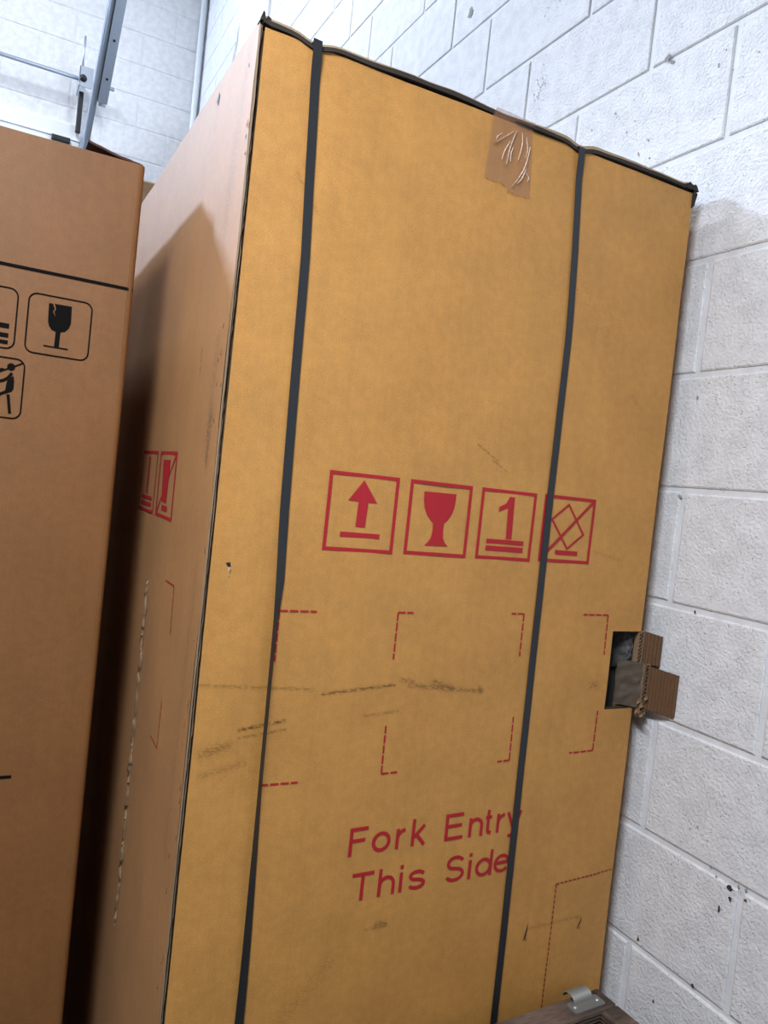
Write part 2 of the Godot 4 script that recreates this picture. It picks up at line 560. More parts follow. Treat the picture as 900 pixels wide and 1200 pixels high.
func make_room() -> void:
	var T := 0.25
	slab("floor", "grey concrete floor of the storage room", "floor", [[Vector3(ROOM_LEFT - T, -T, BACK_Z - T), Vector3(WALL_X + T, 0, ROOM_FRONT + T)]], M.concrete)
	slab("ceiling", "grey ceiling high above the cartons", "ceiling", [[Vector3(ROOM_LEFT - T, ROOM_TOP, BACK_Z - T), Vector3(WALL_X + T, ROOM_TOP + T, ROOM_FRONT + T)]], M.plaster)
	slab("wall_left", "plain grey wall at the far left side of the room", "wall", [[Vector3(ROOM_LEFT - T, 0, BACK_Z - T), Vector3(ROOM_LEFT, ROOM_TOP, ROOM_FRONT + T)]], M.plaster)
	slab("wall_front", "plain grey wall behind the viewer", "wall", [[Vector3(ROOM_LEFT, 0, ROOM_FRONT), Vector3(WALL_X + T, ROOM_TOP, ROOM_FRONT + T)]], M.plaster)

	# right wall: painted blocks in running bond, with a high window opening
	var g := 0.003
	var wz0 := -4.53
	var wz1 := -3.93
	var wy0 := EYE + 1.75
	var wy1 := EYE + 3.35
	var fx := WALL_X + g
	var right := slab("wall_right", "white painted concrete block wall to the right of the strapped carton", "wall", [
		[Vector3(fx, 0, wz1), Vector3(fx + T, ROOM_TOP, ROOM_FRONT)],
		[Vector3(fx, 0, BACK_Z - T), Vector3(fx + T, ROOM_TOP, wz0)],
		[Vector3(fx, 0, wz0), Vector3(fx + T, wy0, wz1)],
		[Vector3(fx, wy1, wz0), Vector3(fx + T, ROOM_TOP, wz1)]], M.mortar)
	var turn_right := Basis(Vector3.UP, -PI / 2)
	var kinds := {}
	var lay := func(parent: Node3D, turn: Basis, at: Callable, u0: float, u1: float, y: float, v: int):
		var w := u1 - u0
		if w < 0.03: return
		var key := "%d_%d" % [roundi(w * 1000), v]
		if not kinds.has(key): kinds[key] = block_mesh(w - 0.008, COURSE - 0.008, v)
		lay_block(parent, kinds[key], turn, at.call((u0 + u1) / 2, y))
	for c in range(2, 24):
		var y := c * COURSE
		var first := -0.965 if (c % 2) == 1 else -0.762
		for k in range(-2, 13):
			var z1 := first + BLOCK - k * BLOCK
			var z0 := maxf(z1 - BLOCK, BACK_Z)
			if z1 < BACK_Z + 0.03 or z1 > 0.2: continue
			if c > 17 and z0 > -2.4: continue
			if c < 5 and z0 < -1.6: continue
			var spans := [[z0, z1]]
			if y + COURSE > wy0 and y < wy1:
				spans = []
				if z0 < wz0: spans.append([z0, minf(z1, wz0)])
				if z1 > wz1: spans.append([maxf(z0, wz1), z1])
			for sp in spans:
				lay.call(right, turn_right, func(u, yy): return Vector3(WALL_X, yy, u), sp[0], sp[1], y + COURSE / 2, rng.randi() % 3)
	# paint chipped off the near blocks
	org = right.position
	var chip := func(st: SurfaceTool, z: float, y: float, rz: float, ry: float):
		var pts := []
		for i in 9:
			var t := TAU * i / 9.0
			var rr := rng.randf_range(0.5, 1.1)
			pts.append(Vector3(WALL_X - 0.0012, EYE + y + sin(t) * ry * rr, z + cos(t) * rz * rr))
		for i in 9:
			tri(st, Vector3(WALL_X - 0.0014, EYE + y, z), pts[i], pts[(i + 1) % 9])
	for q in [[-0.7793, -0.5660, 0.009, 0.006], [-0.7773, -0.5830, 0.005, 0.006], [-0.7941, -0.6087, 0.0045, 0.008], [-0.7513, -0.5705, 0.005, 0.004], [-0.9445, -0.7440, 0.004, 0.007], [-0.8245, -0.7520, 0.006, 0.005], [-0.8969, -0.8252, 0.0035, 0.005],
			[-0.9083, -0.1540, 0.004, 0.004], [-0.969, 0.0400, 0.008, 0.005], [-0.957, 0.215, 0.006, 0.006], [-1.1242, 0.872, 0.012, 0.010], [-1.1100, 0.858, 0.010, 0.006], [-1.8927, 1.334, 0.02, 0.02]]:
		var st := mb()
		chip.call(st, q[0], q[1], q[2] * 0.75, q[3] * 0.8)
		part("paint_chip", st, M.chip if q[0] > -0.95 else M.chip_pale, right, "dark spot where the white paint has chipped off")
	for q in [[-1.522, 0.975, 0.020, 0.055, 34], [-1.507, 1.165, 0.035, 0.018, 16], [-1.31, 0.80, 0.12, 0.09, 14], [-1.15, 0.72, 0.14, 0.10, 16], [-0.98, 0.76, 0.07, 0.08, 14], [-0.775, -0.555, 0.05, 0.012, 12], [-0.85, -0.50, 0.03, 0.012, 10]]:
		var st := mb()
		for i in q[4]:
			var s := rng.randf_range(0.0007, 0.0026)
			chip.call(st, q[0] + rng.randfn() * q[2] * 0.5, q[1] + rng.randfn() * q[3] * 0.5, s, s * rng.randf_range(0.6, 1.4))
		part("scuffed_paint", st, M.chip_pale, right, "patch of small grey scuffs in the white paint").set_meta("kind", "stuff")

	# back wall, blocks where the photograph sees them
	var bz := BACK_Z - g
	var back := slab("wall_back", "white painted concrete block wall at the far end behind the cartons", "wall", [[Vector3(ROOM_LEFT, 0, bz - T), Vector3(fx, ROOM_TOP, bz)]], M.mortar)
	var y0 := EYE + 2.605 - 6 * COURSE
	for c in 13:
		var first := 0.885 if (c % 2) == 1 else 0.685
		for k in range(-1, 5):
			var x0 := first - k * BLOCK
			var x1 := minf(x0 + BLOCK, WALL_X)
			if x1 - x0 < 0.03: continue
			lay.call(back, Basis.IDENTITY, func(u, yy): return Vector3(u, yy, BACK_Z), x0, x1, y0 + (c + 0.5) * COURSE, rng.randi() % 3)

	frosted_window(1, "narrow bright frosted window high on the right wall above the strapped carton", Vector3(fx + 0.012, wy0, wz0), Vector3(fx + 0.03, wy1, wz1), Vector3.LEFT, WINDOW_RIGHT, sc(232, 242, 255))
	frosted_window(2, "bright frosted window high on the far wall at the left", Vector3(-3.75, 4.2, BACK_Z + 0.01), Vector3(-2.75, 5.2, BACK_Z + 0.03), Vector3(0.56, -0.448, 0.696), WINDOW_BACK, sc(208, 226, 255))
	frosted_window(3, "unseen wide frosted window added in the left wall for fill light", Vector3(ROOM_LEFT + 0.01, 2.4, 0.6), Vector3(ROOM_LEFT + 0.03, 4.0, 3.0), Vector3.RIGHT, WINDOW_LEFT, sc(255, 246, 232))  # unseen window, put in as fill from the left

const WINDOW_RIGHT := 1.2
const WINDOW_BACK := 53.0
const WINDOW_LEFT := 0.8

func make_lamps() -> void:
	ceiling_lamp(Vector3(-0.6, 5.2, -3.4), 1.6, 11.0, "white strip lamp hanging nearest the far wall")
	ceiling_lamp(Vector3(-0.44, 2.84, -0.06), 0.8, 7.6, "unseen white strip lamp hung low to light the carton fronts")  # unseen lamp, hung low so its light fades down the cartons
	ceiling_lamp(Vector3(-3.4, 4.6, 2.8), 1.6, 0.6, "white strip lamp hanging behind the viewer")


# ------------------------------------------------------------------ the tall strapped carton
func bulge(x: float, y: float) -> float:
	return wob.get_noise_2d(x * 100.0, y * 45.0) * 0.0022

func front_at(x: float, y: float, lift := 0.0) -> Vector3:     # y counted from the eye
	return Vector3(x, EYE + y, CARTON_FRONT + bulge(x, y) + lift)

func side_at(z: float, y: float, lift := 0.0) -> Vector3:
	return Vector3(CARTON_LEFT + wob.get_noise_2d(z * 80.0 + 300.0, y * 40.0) * 0.002 - lift, EYE + y, z)

func sheet(st: SurfaceTool, us: Array, vs: Array, at: Callable, uv: Callable, skip = null) -> void:
	for i in us.size() - 1:
		for j in vs.size() - 1:
			if skip != null and skip.call((us[i] + us[i + 1]) / 2.0, (vs[j] + vs[j + 1]) / 2.0): continue
			var c := [[us[i], vs[j]], [us[i + 1], vs[j]], [us[i + 1], vs[j + 1]], [us[i], vs[j + 1]]]
			for k in [0, 2, 1, 0, 3, 2]:
				st.set_uv(uv.call(c[k][0], c[k][1]))
				st.set_uv2(Vector2(c[k][0], c[k][1]))
				st.add_vertex(at.call(c[k][0], c[k][1]) - org)

func steps(a: float, b: float, n: int, extra := []) -> Array:
	var o := []
	for i in n + 1:
		o.append(lerpf(a, b, float(i) / n))
	o.append_array(extra)
	o.sort()
	return o

func top_dip(x: float) -> float:                               # the wavy rim of the lid
	var d := wob.get_noise_2d(x * 60.0, 900.0) * 0.0045
	for s in [0.3376, 0.7898]:
		d -= 0.008 * exp(-pow((x - s) / 0.02, 2.0))
	return d

func make_strap(parent: Node3D, pts: Array) -> void:              # pts: [left edge, height, seen width]; a narrow stretch is a twist
	var w := 0.0064
	var st := mb()
	var run := []                                              # [centre, across, out]
	for i in pts.size() - 1:
		for k in 9:
			if k == 8 and i < pts.size() - 2: continue
			var t := k / 8.0
			var wide := lerpf(pts[i][2], pts[i + 1][2], t)
			var turn := maxf(0.0, acos(minf(1.0, 0.94 * wide / (2.0 * w))) - 0.35)   # seen from about 20 degrees to the left
			var c := cos(turn)
			var y := lerpf(pts[i][1], pts[i + 1][1], t)
			var x := lerpf(pts[i][0], pts[i + 1][0], t) + wide / 2.0
			var tw := sin(turn)
			run.append([front_at(x, y, 0.0026 + tw * w + 0.0045 * smoothstep(0.52, 0.565, y)), Vector3(c, 0, -tw), Vector3(tw, 0, c)])
	var xt: float = pts[0][0] + pts[0][2] / 2.0
	run.reverse()
	var ty := EYE + CARTON_TOP + 0.0062 + top_dip(xt)
	run.append([Vector3(xt, ty - 0.003, CARTON_FRONT + 0.0068), Vector3.RIGHT, Vector3(0, 0.7, 0.7)])
	run.append([Vector3(xt, ty, CARTON_FRONT - 0.002), Vector3.RIGHT, Vector3.UP])
	run.append([Vector3(xt, ty + 0.001, CARTON_BACK), Vector3.RIGHT, Vector3.UP])
	run.append([Vector3(xt, ty - 0.005, CARTON_BACK - 0.003), Vector3.RIGHT, Vector3.FORWARD])
	run.append([Vector3(xt, 0.002, CARTON_BACK - 0.003), Vector3.RIGHT, Vector3.FORWARD])
	for i in run.size() - 1:
		var a = run[i]
		var b = run[i + 1]
		var t := 0.0009
		var al: Vector3 = a[0] - a[1] * w
		var ar: Vector3 = a[0] + a[1] * w
		var bl: Vector3 = b[0] - b[1] * w
		var br: Vector3 = b[0] + b[1] * w
		quad(st, al, ar, br, bl)
		quad(st, al - a[2] * t, al, bl, bl - b[2] * t)
		quad(st, ar, ar - a[2] * t, br - b[2] * t, br)
		quad(st, bl - b[2] * t, br - b[2] * t, ar - a[2] * t, al - a[2] * t)
	part("strap", st, M.strap, parent, "flat black packing strap running down the carton")

func frame_ink(st: SurfaceTool, x0: float, y0: float, x1: float, y1: float, w: float, face: Callable) -> void:
	var h := w / 2
	stroke(st, PackedVector2Array([Vector2(x0 + h, y0 + h), Vector2(x1 - h, y0 + h), Vector2(x1 - h, y1 - h), Vector2(x0 + h, y1 - h)]), w, face, true)

func no_turn_ink(st: SurfaceTool, dx: float, face: Callable) -> void:   # crossed-out tilted square over a bar
	frame_ink(st, 0.8005 + dx, -0.0915, 0.9085 + dx, 0.0180, 0.0052, face)
	stroke(st, PackedVector2Array([Vector2(0.8521 + dx, 0.0045), Vector2(0.8895 + dx, -0.0426), Vector2(0.8585 + dx, -0.0680), Vector2(0.8205 + dx, -0.0219)]), 0.0036, face, true)
	stroke(st, PackedVector2Array([Vector2(0.8035 + dx, -0.0885), Vector2(0.9055 + dx, 0.0150)]), 0.0048, face)
	ink_rect(st, 0.8340 + dx, -0.0787, 0.8812 + dx, -0.0714, face)

func letters(parent: Node3D, face: Callable) -> void:
	# strokes in a box: x in metres along the line, y as a share of the capital height
	var cap := 0.0425
	var xh := 0.73
	var w := 0.0056
	var q := 0.0028
	var line := func(glyphs: Array, x0: float, base: float, slope: float):
		for g in glyphs:
			var st := mb()
			for p in g:
				var o := PackedVector2Array()
				for v in p:
					o.append(Vector2(v.x, base + (v.x - x0) * slope + v.y * cap))
				stroke(st, o, w, face)
			part("letter", st, M.red, parent)
	var v := func(x: float, a: float, b: float): return PackedVector2Array([Vector2(x, a), Vector2(x, b)])
	var h := func(y: float, a: float, b: float): return PackedVector2Array([Vector2(a, y), Vector2(b, y)])
	var k := q / cap                                           # half a stroke as a share of the height
	var n_at := func(x0: float, x1: float, top: float):        # n or h
		var r := (x1 - x0) / 2 - q
		var cx := (x0 + x1) / 2
		var ry := r / cap
		return [v.call(x0 + q, 0.0, top), PackedVector2Array([Vector2(x1 - q, 0.0)]) + PackedVector2Array([Vector2(x1 - q, xh - k - ry)]) + arc(cx, xh - k - ry, r, ry, 10, 180)]
	var o_at := func(x0: float, x1: float):
		return [arc((x0 + x1) / 2, xh / 2, (x1 - x0) / 2 - q, xh / 2 - k, 0, 360, 28)]
	var r_at := func(x0: float, x1: float):
		return [v.call(x0 + q, 0.0, xh), PackedVector2Array([Vector2(x0 + q, 0.40)]) + arc(x1, 0.40, x1 - x0 - q, xh - k - 0.40, 180, 92, 8)]
	var i_at := func(x: float): return [v.call(x, 0.0, xh), v.call(x, 0.86, 1.0)]
	var s_at := func(x0: float, x1: float, H: float):
		var cx := (x0 + x1) / 2
		var rx := (x1 - x0) / 2 - q
		var ry := (H - 2 * k) / 4
		var o := arc(cx, H - k - ry, rx * 0.92, ry, 18, 235, 14)
		o.append_array(arc(cx, k + ry, rx, ry, 62, -160, 16))
		return [o]
	var fork := []
	fork.append([v.call(0.5133 + q, 0.0, 1.0), h.call(1.0 - k, 0.5133, 0.5432), h.call(0.53, 0.5133, 0.5395)])
	fork.append(o_at.call(0.5510, 0.5826))
	fork.append(r_at.call(0.5915, 0.6075))
	fork.append([v.call(0.6190 + q, 0.0, 1.0), PackedVector2Array([Vector2(0.6215, 0.27), Vector2(0.6415, xh)]), PackedVector2Array([Vector2(0.6285, 0.40), Vector2(0.6430, 0.0)])])
	fork.append([v.call(0.6786 + q, 0.0, 1.0), h.call(1.0 - k, 0.6786, 0.7115), h.call(0.53, 0.6786, 0.7095), h.call(k, 0.6786, 0.7125)])
	fork.append(n_at.call(0.7230, 0.7500, xh))
	fork.append([PackedVector2Array([Vector2(0.7595, 0.95), Vector2(0.7595, 0.16), Vector2(0.7612, 0.09), Vector2(0.7665, 0.06)]), h.call(xh - k, 0.7545, 0.7665)])
	fork.append(r_at.call(0.7770, 0.7930))
	fork.append([PackedVector2Array([Vector2(0.7995, xh), Vector2(0.8125, 0.02)]), PackedVector2Array([Vector2(0.8255, xh), Vector2(0.8110, -0.12), Vector2(0.8085, -0.19), Vector2(0.8020, -0.20)])])
	line.call(fork, 0.5133, -0.5434, 0.0245)
	var side := []
	side.append([h.call(1.0 - k, 0.5249, 0.5605), v.call(0.5425, 0.0, 1.0)])
	side.append(n_at.call(0.5690, 0.5985, xh) + [v.call(0.5690 + q, 0.0, 1.0)])
	side.append(i_at.call(0.6085))
	side.append(s_at.call(0.6213, 0.6520, xh))
	side.append(s_at.call(0.6880, 0.7235, 1.0))
	side.append(i_at.call(0.7333))
	side.append(o_at.call(0.7440, 0.7760) + [v.call(0.7772 - q, 0.0, 1.0)])
	side.append([PackedVector2Array([Vector2(0.7830, 0.40), Vector2(0.8105, 0.40)]) + arc(0.7968, xh / 2, 0.0137, xh / 2 - k, 10, 318, 22)])
	line.call(side, 0.5249, -0.6130, 0.0290)

func make_tall_carton() -> void:
	var at := Vector3((CARTON_LEFT + CARTON_RIGHT) / 2, 0, (CARTON_FRONT + CARTON_BACK) / 2)
	var o := thing("tall_carton", "tall golden brown cardboard carton with two black straps and red shipping marks", "carton", at)
	var W := CARTON_RIGHT - CARTON_LEFT
	var H := EYE + CARTON_TOP
	var nx0 := 0.9812
	var ny0 := -0.3415
	var ny1 := -0.2045
	# front panel, notched where the hand hole is torn open
	var left_rim := 0.0068
	var us := steps(CARTON_LEFT + left_rim, CARTON_RIGHT, 34, [nx0])
	var vs := steps(-EYE, CARTON_TOP - 0.006, 90, [ny0, ny1])
	var st := mb(true)
	sheet(st, us, vs, func(x, y): return front_at(x, y), func(x, y): return Vector2((x - CARTON_LEFT) / W, (CARTON_TOP - y) / H),
		func(x, y): return x > nx0 and y > ny0 and y < ny1)
	part("front_panel", st, M.front, o, "front with red symbols and the words Fork Entry This Side")
	# left side panel
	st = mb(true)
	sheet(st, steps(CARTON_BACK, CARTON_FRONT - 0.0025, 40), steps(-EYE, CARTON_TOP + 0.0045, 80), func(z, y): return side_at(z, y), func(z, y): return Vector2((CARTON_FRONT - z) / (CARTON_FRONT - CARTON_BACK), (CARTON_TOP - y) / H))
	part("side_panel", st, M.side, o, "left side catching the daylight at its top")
	# right side, back and the inner body behind the front board
	st = mb()
	bx(st, Vector3(CARTON_RIGHT - 0.006, 0, CARTON_BACK), Vector3(CARTON_RIGHT, H - 0.004, -1.03))
	bx(st, Vector3(CARTON_RIGHT - 0.006, EYE + ny1, -1.03), Vector3(CARTON_RIGHT, H - 0.004, CARTON_FRONT - 0.003))
	bx(st, Vector3(CARTON_RIGHT - 0.006, 0, -1.03), Vector3(CARTON_RIGHT, EYE + ny0, CARTON_FRONT - 0.003))
	part("side_panel", st, M.kraft, o)
	st = mb()
	bx(st, Vector3(CARTON_LEFT + 0.004, 0, CARTON_BACK), Vector3(CARTON_RIGHT, H - 0.004, CARTON_BACK + 0.006))
	part("back_panel", st, M.kraft, o)
	# raw corner where front and side boards meet: fluting with its shade in the colour, a ragged pale liner along it
	st = mb()
	bx(st, Vector3(CARTON_LEFT + 0.001, 0, CARTON_FRONT - 0.012), Vector3(CARTON_LEFT + 0.012, H - 0.008, CARTON_FRONT - 0.0055))
	part("corner_fluting", st, M.raw_corner, o, "raw edge of the corrugated board along the left corner with flute shade painted in")
	st = mb()
	var prev := []
	var n := 260
	for i in n + 1:
		var y := lerpf(-EYE, CARTON_TOP - 0.004, float(i) / n)
		var j := wob.get_noise_2d(y * 500.0, 40.0) * 0.0012 + wob.get_noise_2d(y * 70.0, 80.0) * 0.0026
		var row := [Vector3(CARTON_LEFT + 0.0002, EYE + y, CARTON_FRONT - 0.0035), Vector3(CARTON_LEFT + 0.0014 + absf(j) * 0.5, EYE + y, CARTON_FRONT + 0.0004 + j), Vector3(CARTON_LEFT + 0.0022, EYE + y, CARTON_FRONT - 0.004)]
		if prev:
			quad(st, prev[0], prev[1], row[1], row[0])
			quad(st, prev[1], prev[2], row[2], row[1])
		prev = row
	part("corner_liner", st, M.rough_liner, o, "ragged pale paper along the left corner")
	st = mb()
	prev = []
	for i in n + 1:
		var y := lerpf(-EYE, CARTON_TOP - 0.004, float(i) / n)
		var j := wob.get_noise_2d(y * 600.0, 240.0) * 0.0012 + wob.get_noise_2d(y * 60.0, 280.0) * 0.0020
		var c := CARTON_LEFT + 0.0040 + j * 0.6
		var row := [Vector3(c - 0.0009, EYE + y, CARTON_FRONT - 0.0050), Vector3(c, EYE + y, CARTON_FRONT - 0.0008 + j + 0.0006 * (i % 2)), Vector3(c + 0.0010, EYE + y, CARTON_FRONT - 0.0050)]
		if prev:
			quad(st, prev[0], prev[1], row[1], row[0])
			quad(st, prev[1], prev[2], row[2], row[1])
		prev = row
	part("fluted_core", st, M.rough_liner, o, "grey brown fluted core showing in the left corner")
	st = mb(true)
	prev = []
	for i in 121:                                              # strip where the outer paper has been ripped off the side
		var y := lerpf(-0.80, -0.20, i / 120.0)
		var z := -1.338 - 0.012 * (i / 120.0 - 0.5) + wob.get_noise_2d(y * 500.0, 610.0) * 0.010
		var hw := 0.016 * maxf(0.0, wob.get_noise_2d(y * 420.0, 660.0) + 0.18) * smoothstep(0.0, 0.15, i / 120.0) * smoothstep(1.0, 0.8, i / 120.0) + 0.0006
		var row := [side_at(z - hw, y, 0.0006), side_at(z + wob.get_noise_2d(y * 800.0, 710.0) * 0.004, y, 0.0030 + absf(wob.get_noise_2d(y * 900.0, 690.0)) * 0.006), side_at(z + hw, y, 0.0006)]
		if prev:
			quad(st, prev[0], prev[1], row[1], row[0])
			quad(st, prev[1], prev[2], row[2], row[1])
		prev = row
	part("torn_strip", st, M.torn_dark, o, "ragged pale strip where the outer paper is ripped")
	st = mb()
	for i in 26:                                               # frayed flakes at the corner
		var y := rng.randf_range(-0.75, CARTON_TOP - 0.01)
		var z := CARTON_FRONT - rng.randf_range(0.004, 0.035)
		var s := rng.randf_range(0.002, 0.006)
		tri(st, side_at(z, y, 0.0008), side_at(z + s * 0.7, y + s * 0.5, 0.003), side_at(z + s * 0.2, y + s * 2.0, 0.0008))
	part("frayed_paper", st, M.torn, o, "small pale flakes of torn paper beside the corner").set_meta("kind", "stuff")
	for q in [[0.5492, -1.18, 0.010, 0.0085], [0.530, -1.02, 0.004, 0.002], [0.43, -0.998, 0.004, 0.002]]:
		st = mb()
		ink(st, PackedVector2Array([Vector2(q[1] - q[3] * 1.1, q[0]), Vector2(q[1], q[0] - q[2]), Vector2(q[1] + q[3], q[0] + q[2] * 0.2), Vector2(q[1] + q[3] * 0.2, q[0] + q[2])]), func(z, y): return side_at(z, y, 0.0006))
		part("puncture", st, M.dark_metal, o, "small black puncture in the pale side")
	st = mb()
	ink(st, PackedVector2Array([Vector2(0.2875, -0.1205), Vector2(0.2910, -0.1255), Vector2(0.2950, -0.1250), Vector2(0.2935, -0.1195)]), func(x, y): return front_at(x, y, 0.0006))
	part("puncture", st, M.dark_metal, o, "small dark puncture near the left edge of the front")
	st = mb()
	tri(st, front_at(0.2905, -0.126, 0.0004), front_at(0.2945, -0.1255, 0.003), front_at(0.2930, -0.1335, 0.001))
	tri(st, front_at(0.2905, -0.137, 0.0004), front_at(0.2940, -0.134, 0.002), front_at(0.2930, -0.140, 0.0006))
	part("frayed_paper", st, M.torn, o).set_meta("kind", "stuff")
	# two short cuts low on the right
	for q in [[0.8665, -0.7006, 0.8646, -0.7307], [0.9845, -0.7088, 0.9800, -0.7290]]:
		st = mb()
		ink(st, PackedVector2Array([Vector2(q[0] + 0.0016, q[1]), Vector2(q[2] - 0.0035, q[3] - 0.001), Vector2(q[2] + 0.0012, q[3] + 0.004), Vector2((q[0] + q[2]) / 2 + 0.002, (q[1] + q[3]) / 2)]), func(x, y): return front_at(x, y, 0.0006))
		part("slit", st, M.raw, o, "short dark cut low on the front")
		st = mb()
		tri(st, front_at(q[2] - 0.004, q[3] - 0.001, 0.0004), front_at(q[2] + 0.006, q[3] - 0.003, 0.0005), front_at(q[2] + 0.001, q[3] + 0.005, 0.003))
		part("frayed_paper", st, M.kraft, o).set_meta("kind", "stuff")
	# lid: fluted core with flute shade in its colour and thin liner above, both wavy
	st = mb()
	var lid := mb()
	var low := mb()
	n = 80
	var rows := []
	for i in n + 1:
		var x := lerpf(CARTON_LEFT + 0.0035, CARTON_RIGHT + 0.004, float(i) / n)
		var d := top_dip(x)
		if i == 0: d += 0.002
		if i >= n - 2: d += 0.003
		var y := EYE + CARTON_TOP - 0.0035 + d
		var t := 0.0066 + wob.get_noise_2d(x * 120.0, 1200.0) * 0.003
		var f := CARTON_FRONT + 0.0035 + wob.get_noise_2d(x * 90.0, 1500.0) * 0.0025
		rows.append([Vector3(x, y, f), Vector3(x, y + t, f - 0.001), Vector3(x, y + t, CARTON_BACK), Vector3(x, y, CARTON_BACK), Vector3(x, y + t + 0.0016 + maxf(0.0, wob.get_noise_2d(x * 45.0, 1800.0)) * 0.006, f - 0.002), Vector3(x, y + t + 0.0018, CARTON_BACK)])
	for i in n:
		var a = rows[i]
		var b = rows[i + 1]
		quad(st, a[0], b[0], b[1], a[1])
		quad(st, a[3], b[3], b[0], a[0])
		quad(lid, a[1], b[1], b[4], a[4])
		quad(lid, a[4], b[4], b[5], a[5])
	for r in [rows[0], rows[n]]:
		quad(st if r == rows[n] else lid, r[3], r[0], r[1], r[2])
		quad(lid, r[2], r[1], r[4], r[5])
	part("lid_fluting", st, M.raw, o, "raw edge of the lid board with flute shade painted dark")
	part("lid", lid, M.liner, o, "wavy lid of the carton")
	# crushed tufts at the two top corners
	for q in [[CARTON_LEFT + 0.003, CARTON_TOP + 0.006, 0.0035, 0.006], [CARTON_LEFT + 0.010, CARTON_TOP + 0.004, 0.006, 0.003], [CARTON_RIGHT + 0.001, CARTON_TOP + 0.004, 0.008, 0.004], [CARTON_RIGHT - 0.012, CARTON_TOP + 0.004, 0.010, 0.005]]:
		st = mb()
		hexa(st, [Vector3(q[0] - q[2], EYE + q[1] - 0.006, CARTON_FRONT + 0.004), Vector3(q[0] + q[2], EYE + q[1] - 0.006, CARTON_FRONT + 0.003), Vector3(q[0] + q[2] * 0.5, EYE + q[1] + q[3] * 0.7, CARTON_FRONT + 0.002), Vector3(q[0] - q[2] * 0.3, EYE + q[1] + q[3], CARTON_FRONT + 0.004)],
			[Vector3(q[0] - q[2], EYE + q[1] - 0.006, CARTON_FRONT - 0.012), Vector3(q[0] + q[2], EYE + q[1] - 0.006, CARTON_FRONT - 0.012), Vector3(q[0] + q[2] * 0.5, EYE + q[1] + q[3] * 0.5, CARTON_FRONT - 0.010), Vector3(q[0] - q[2] * 0.3, EYE + q[1] + q[3] * 0.6, CARTON_FRONT - 0.010)])
		part("crushed_corner", st, M.raw, o, "dark crushed board at a top corner")
	st = mb()
	hexa(st, [Vector3(CARTON_RIGHT - 0.001, EYE + 0.540, CARTON_FRONT + 0.001), Vector3(CARTON_RIGHT + 0.004, EYE + 0.545, CARTON_FRONT + 0.001), Vector3(CARTON_RIGHT + 0.007, EYE + 0.566, CARTON_FRONT + 0.003), Vector3(CARTON_RIGHT - 0.001, EYE + 0.570, CARTON_FRONT + 0.003)],
		[Vector3(CARTON_RIGHT - 0.001, EYE + 0.540, CARTON_FRONT - 0.02), Vector3(CARTON_RIGHT + 0.004, EYE + 0.545, CARTON_FRONT - 0.02), Vector3(CARTON_RIGHT + 0.007, EYE + 0.566, CARTON_FRONT - 0.02), Vector3(CARTON_RIGHT - 0.001, EYE + 0.570, CARTON_FRONT - 0.02)])
	part("crushed_corner", st, M.raw, o, "dark crushed board at a top corner")

	# straps
	make_strap(o, [[0.3313, 0.5720, 0.0124], [0.3388, 0.43, 0.0124], [0.3460, 0.2958, 0.0124], [0.3538, -0.0475, 0.0126], [0.3580, -0.14, 0.0110], [0.3597, -0.19, 0.0062], [0.3606, -0.26, 0.0046], [0.3630, -0.43, 0.0045], [0.3642, -0.58, 0.0090], [0.3655, -0.7625, 0.0128], [0.3735, -1.57, 0.0128]])
	make_strap(o, [[0.7836, 0.5630, 0.0124], [0.7968, 0.40, 0.0126], [0.8032, 0.266, 0.0126], [0.8041, -0.011, 0.0128], [0.8068, -0.291, 0.0128], [0.8101, -0.851, 0.0128], [0.8136, -1.57, 0.0128]])

	# red print
	var ff := func(x, y): return front_at(x, y, 0.0008)
	st = mb()
	frame_ink(st, 0.4214, -0.0952, 0.5320, 0.0165, 0.0052, ff)
	ink(st, PackedVector2Array([Vector2(0.4753, 0.0073), Vector2(0.4537, -0.0229), Vector2(0.4697, -0.0232), Vector2(0.4686, -0.0593), Vector2(0.4834, -0.0595), Vector2(0.4849, -0.0236), Vector2(0.4992, -0.0238)]), ff)
	ink_rect(st, 0.4463, -0.0747, 0.5082, -0.0678, ff)
	part("arrow_symbol", st, M.red, o, "red up arrow over a bar in a red square")
	st = mb()
	frame_ink(st, 0.5505, -0.0938, 0.6596, 0.0168, 0.0052, ff)
	var gob := PackedVector2Array([Vector2(0.5753, 0.0011), Vector2(0.5760, -0.0110)])
	gob.append_array(PackedVector2Array([Vector2(0.5782, -0.0222), Vector2(0.5835, -0.0330), Vector2(0.5905, -0.0405), Vector2(0.5960, -0.0450), Vector2(0.5962, -0.0570), Vector2(0.5945, -0.0670), Vector2(0.5905, -0.0735), Vector2(0.5842, -0.0790)]))
	gob.append_array(PackedVector2Array([Vector2(0.6262, -0.0782), Vector2(0.6200, -0.0730), Vector2(0.6162, -0.0660), Vector2(0.6150, -0.0560), Vector2(0.6152, -0.0440), Vector2(0.6210, -0.0390), Vector2(0.6268, -0.0310), Vector2(0.6305, -0.0205), Vector2(0.6317, -0.0100), Vector2(0.6319, 0.0017)]))
	ink(st, gob, ff)
	part("glass_symbol", st, M.red, o, "red goblet in a red square")
	st = mb()
	frame_ink(st, 0.6770, -0.0934, 0.7838, 0.0168, 0.0052, ff)
	ink(st, PackedVector2Array([Vector2(0.7400, 0.0068), Vector2(0.7300, 0.0068), Vector2(0.7250, -0.0040), Vector2(0.7121, -0.0110), Vector2(0.7121, -0.0185), Vector2(0.7290, -0.0110), Vector2(0.7312, -0.0597), Vector2(0.7426, -0.0598)]), ff)
	ink_rect(st, 0.6947, -0.0685, 0.7668, -0.0615, ff)
	ink_rect(st, 0.6944, -0.0802, 0.7672, -0.0720, ff)
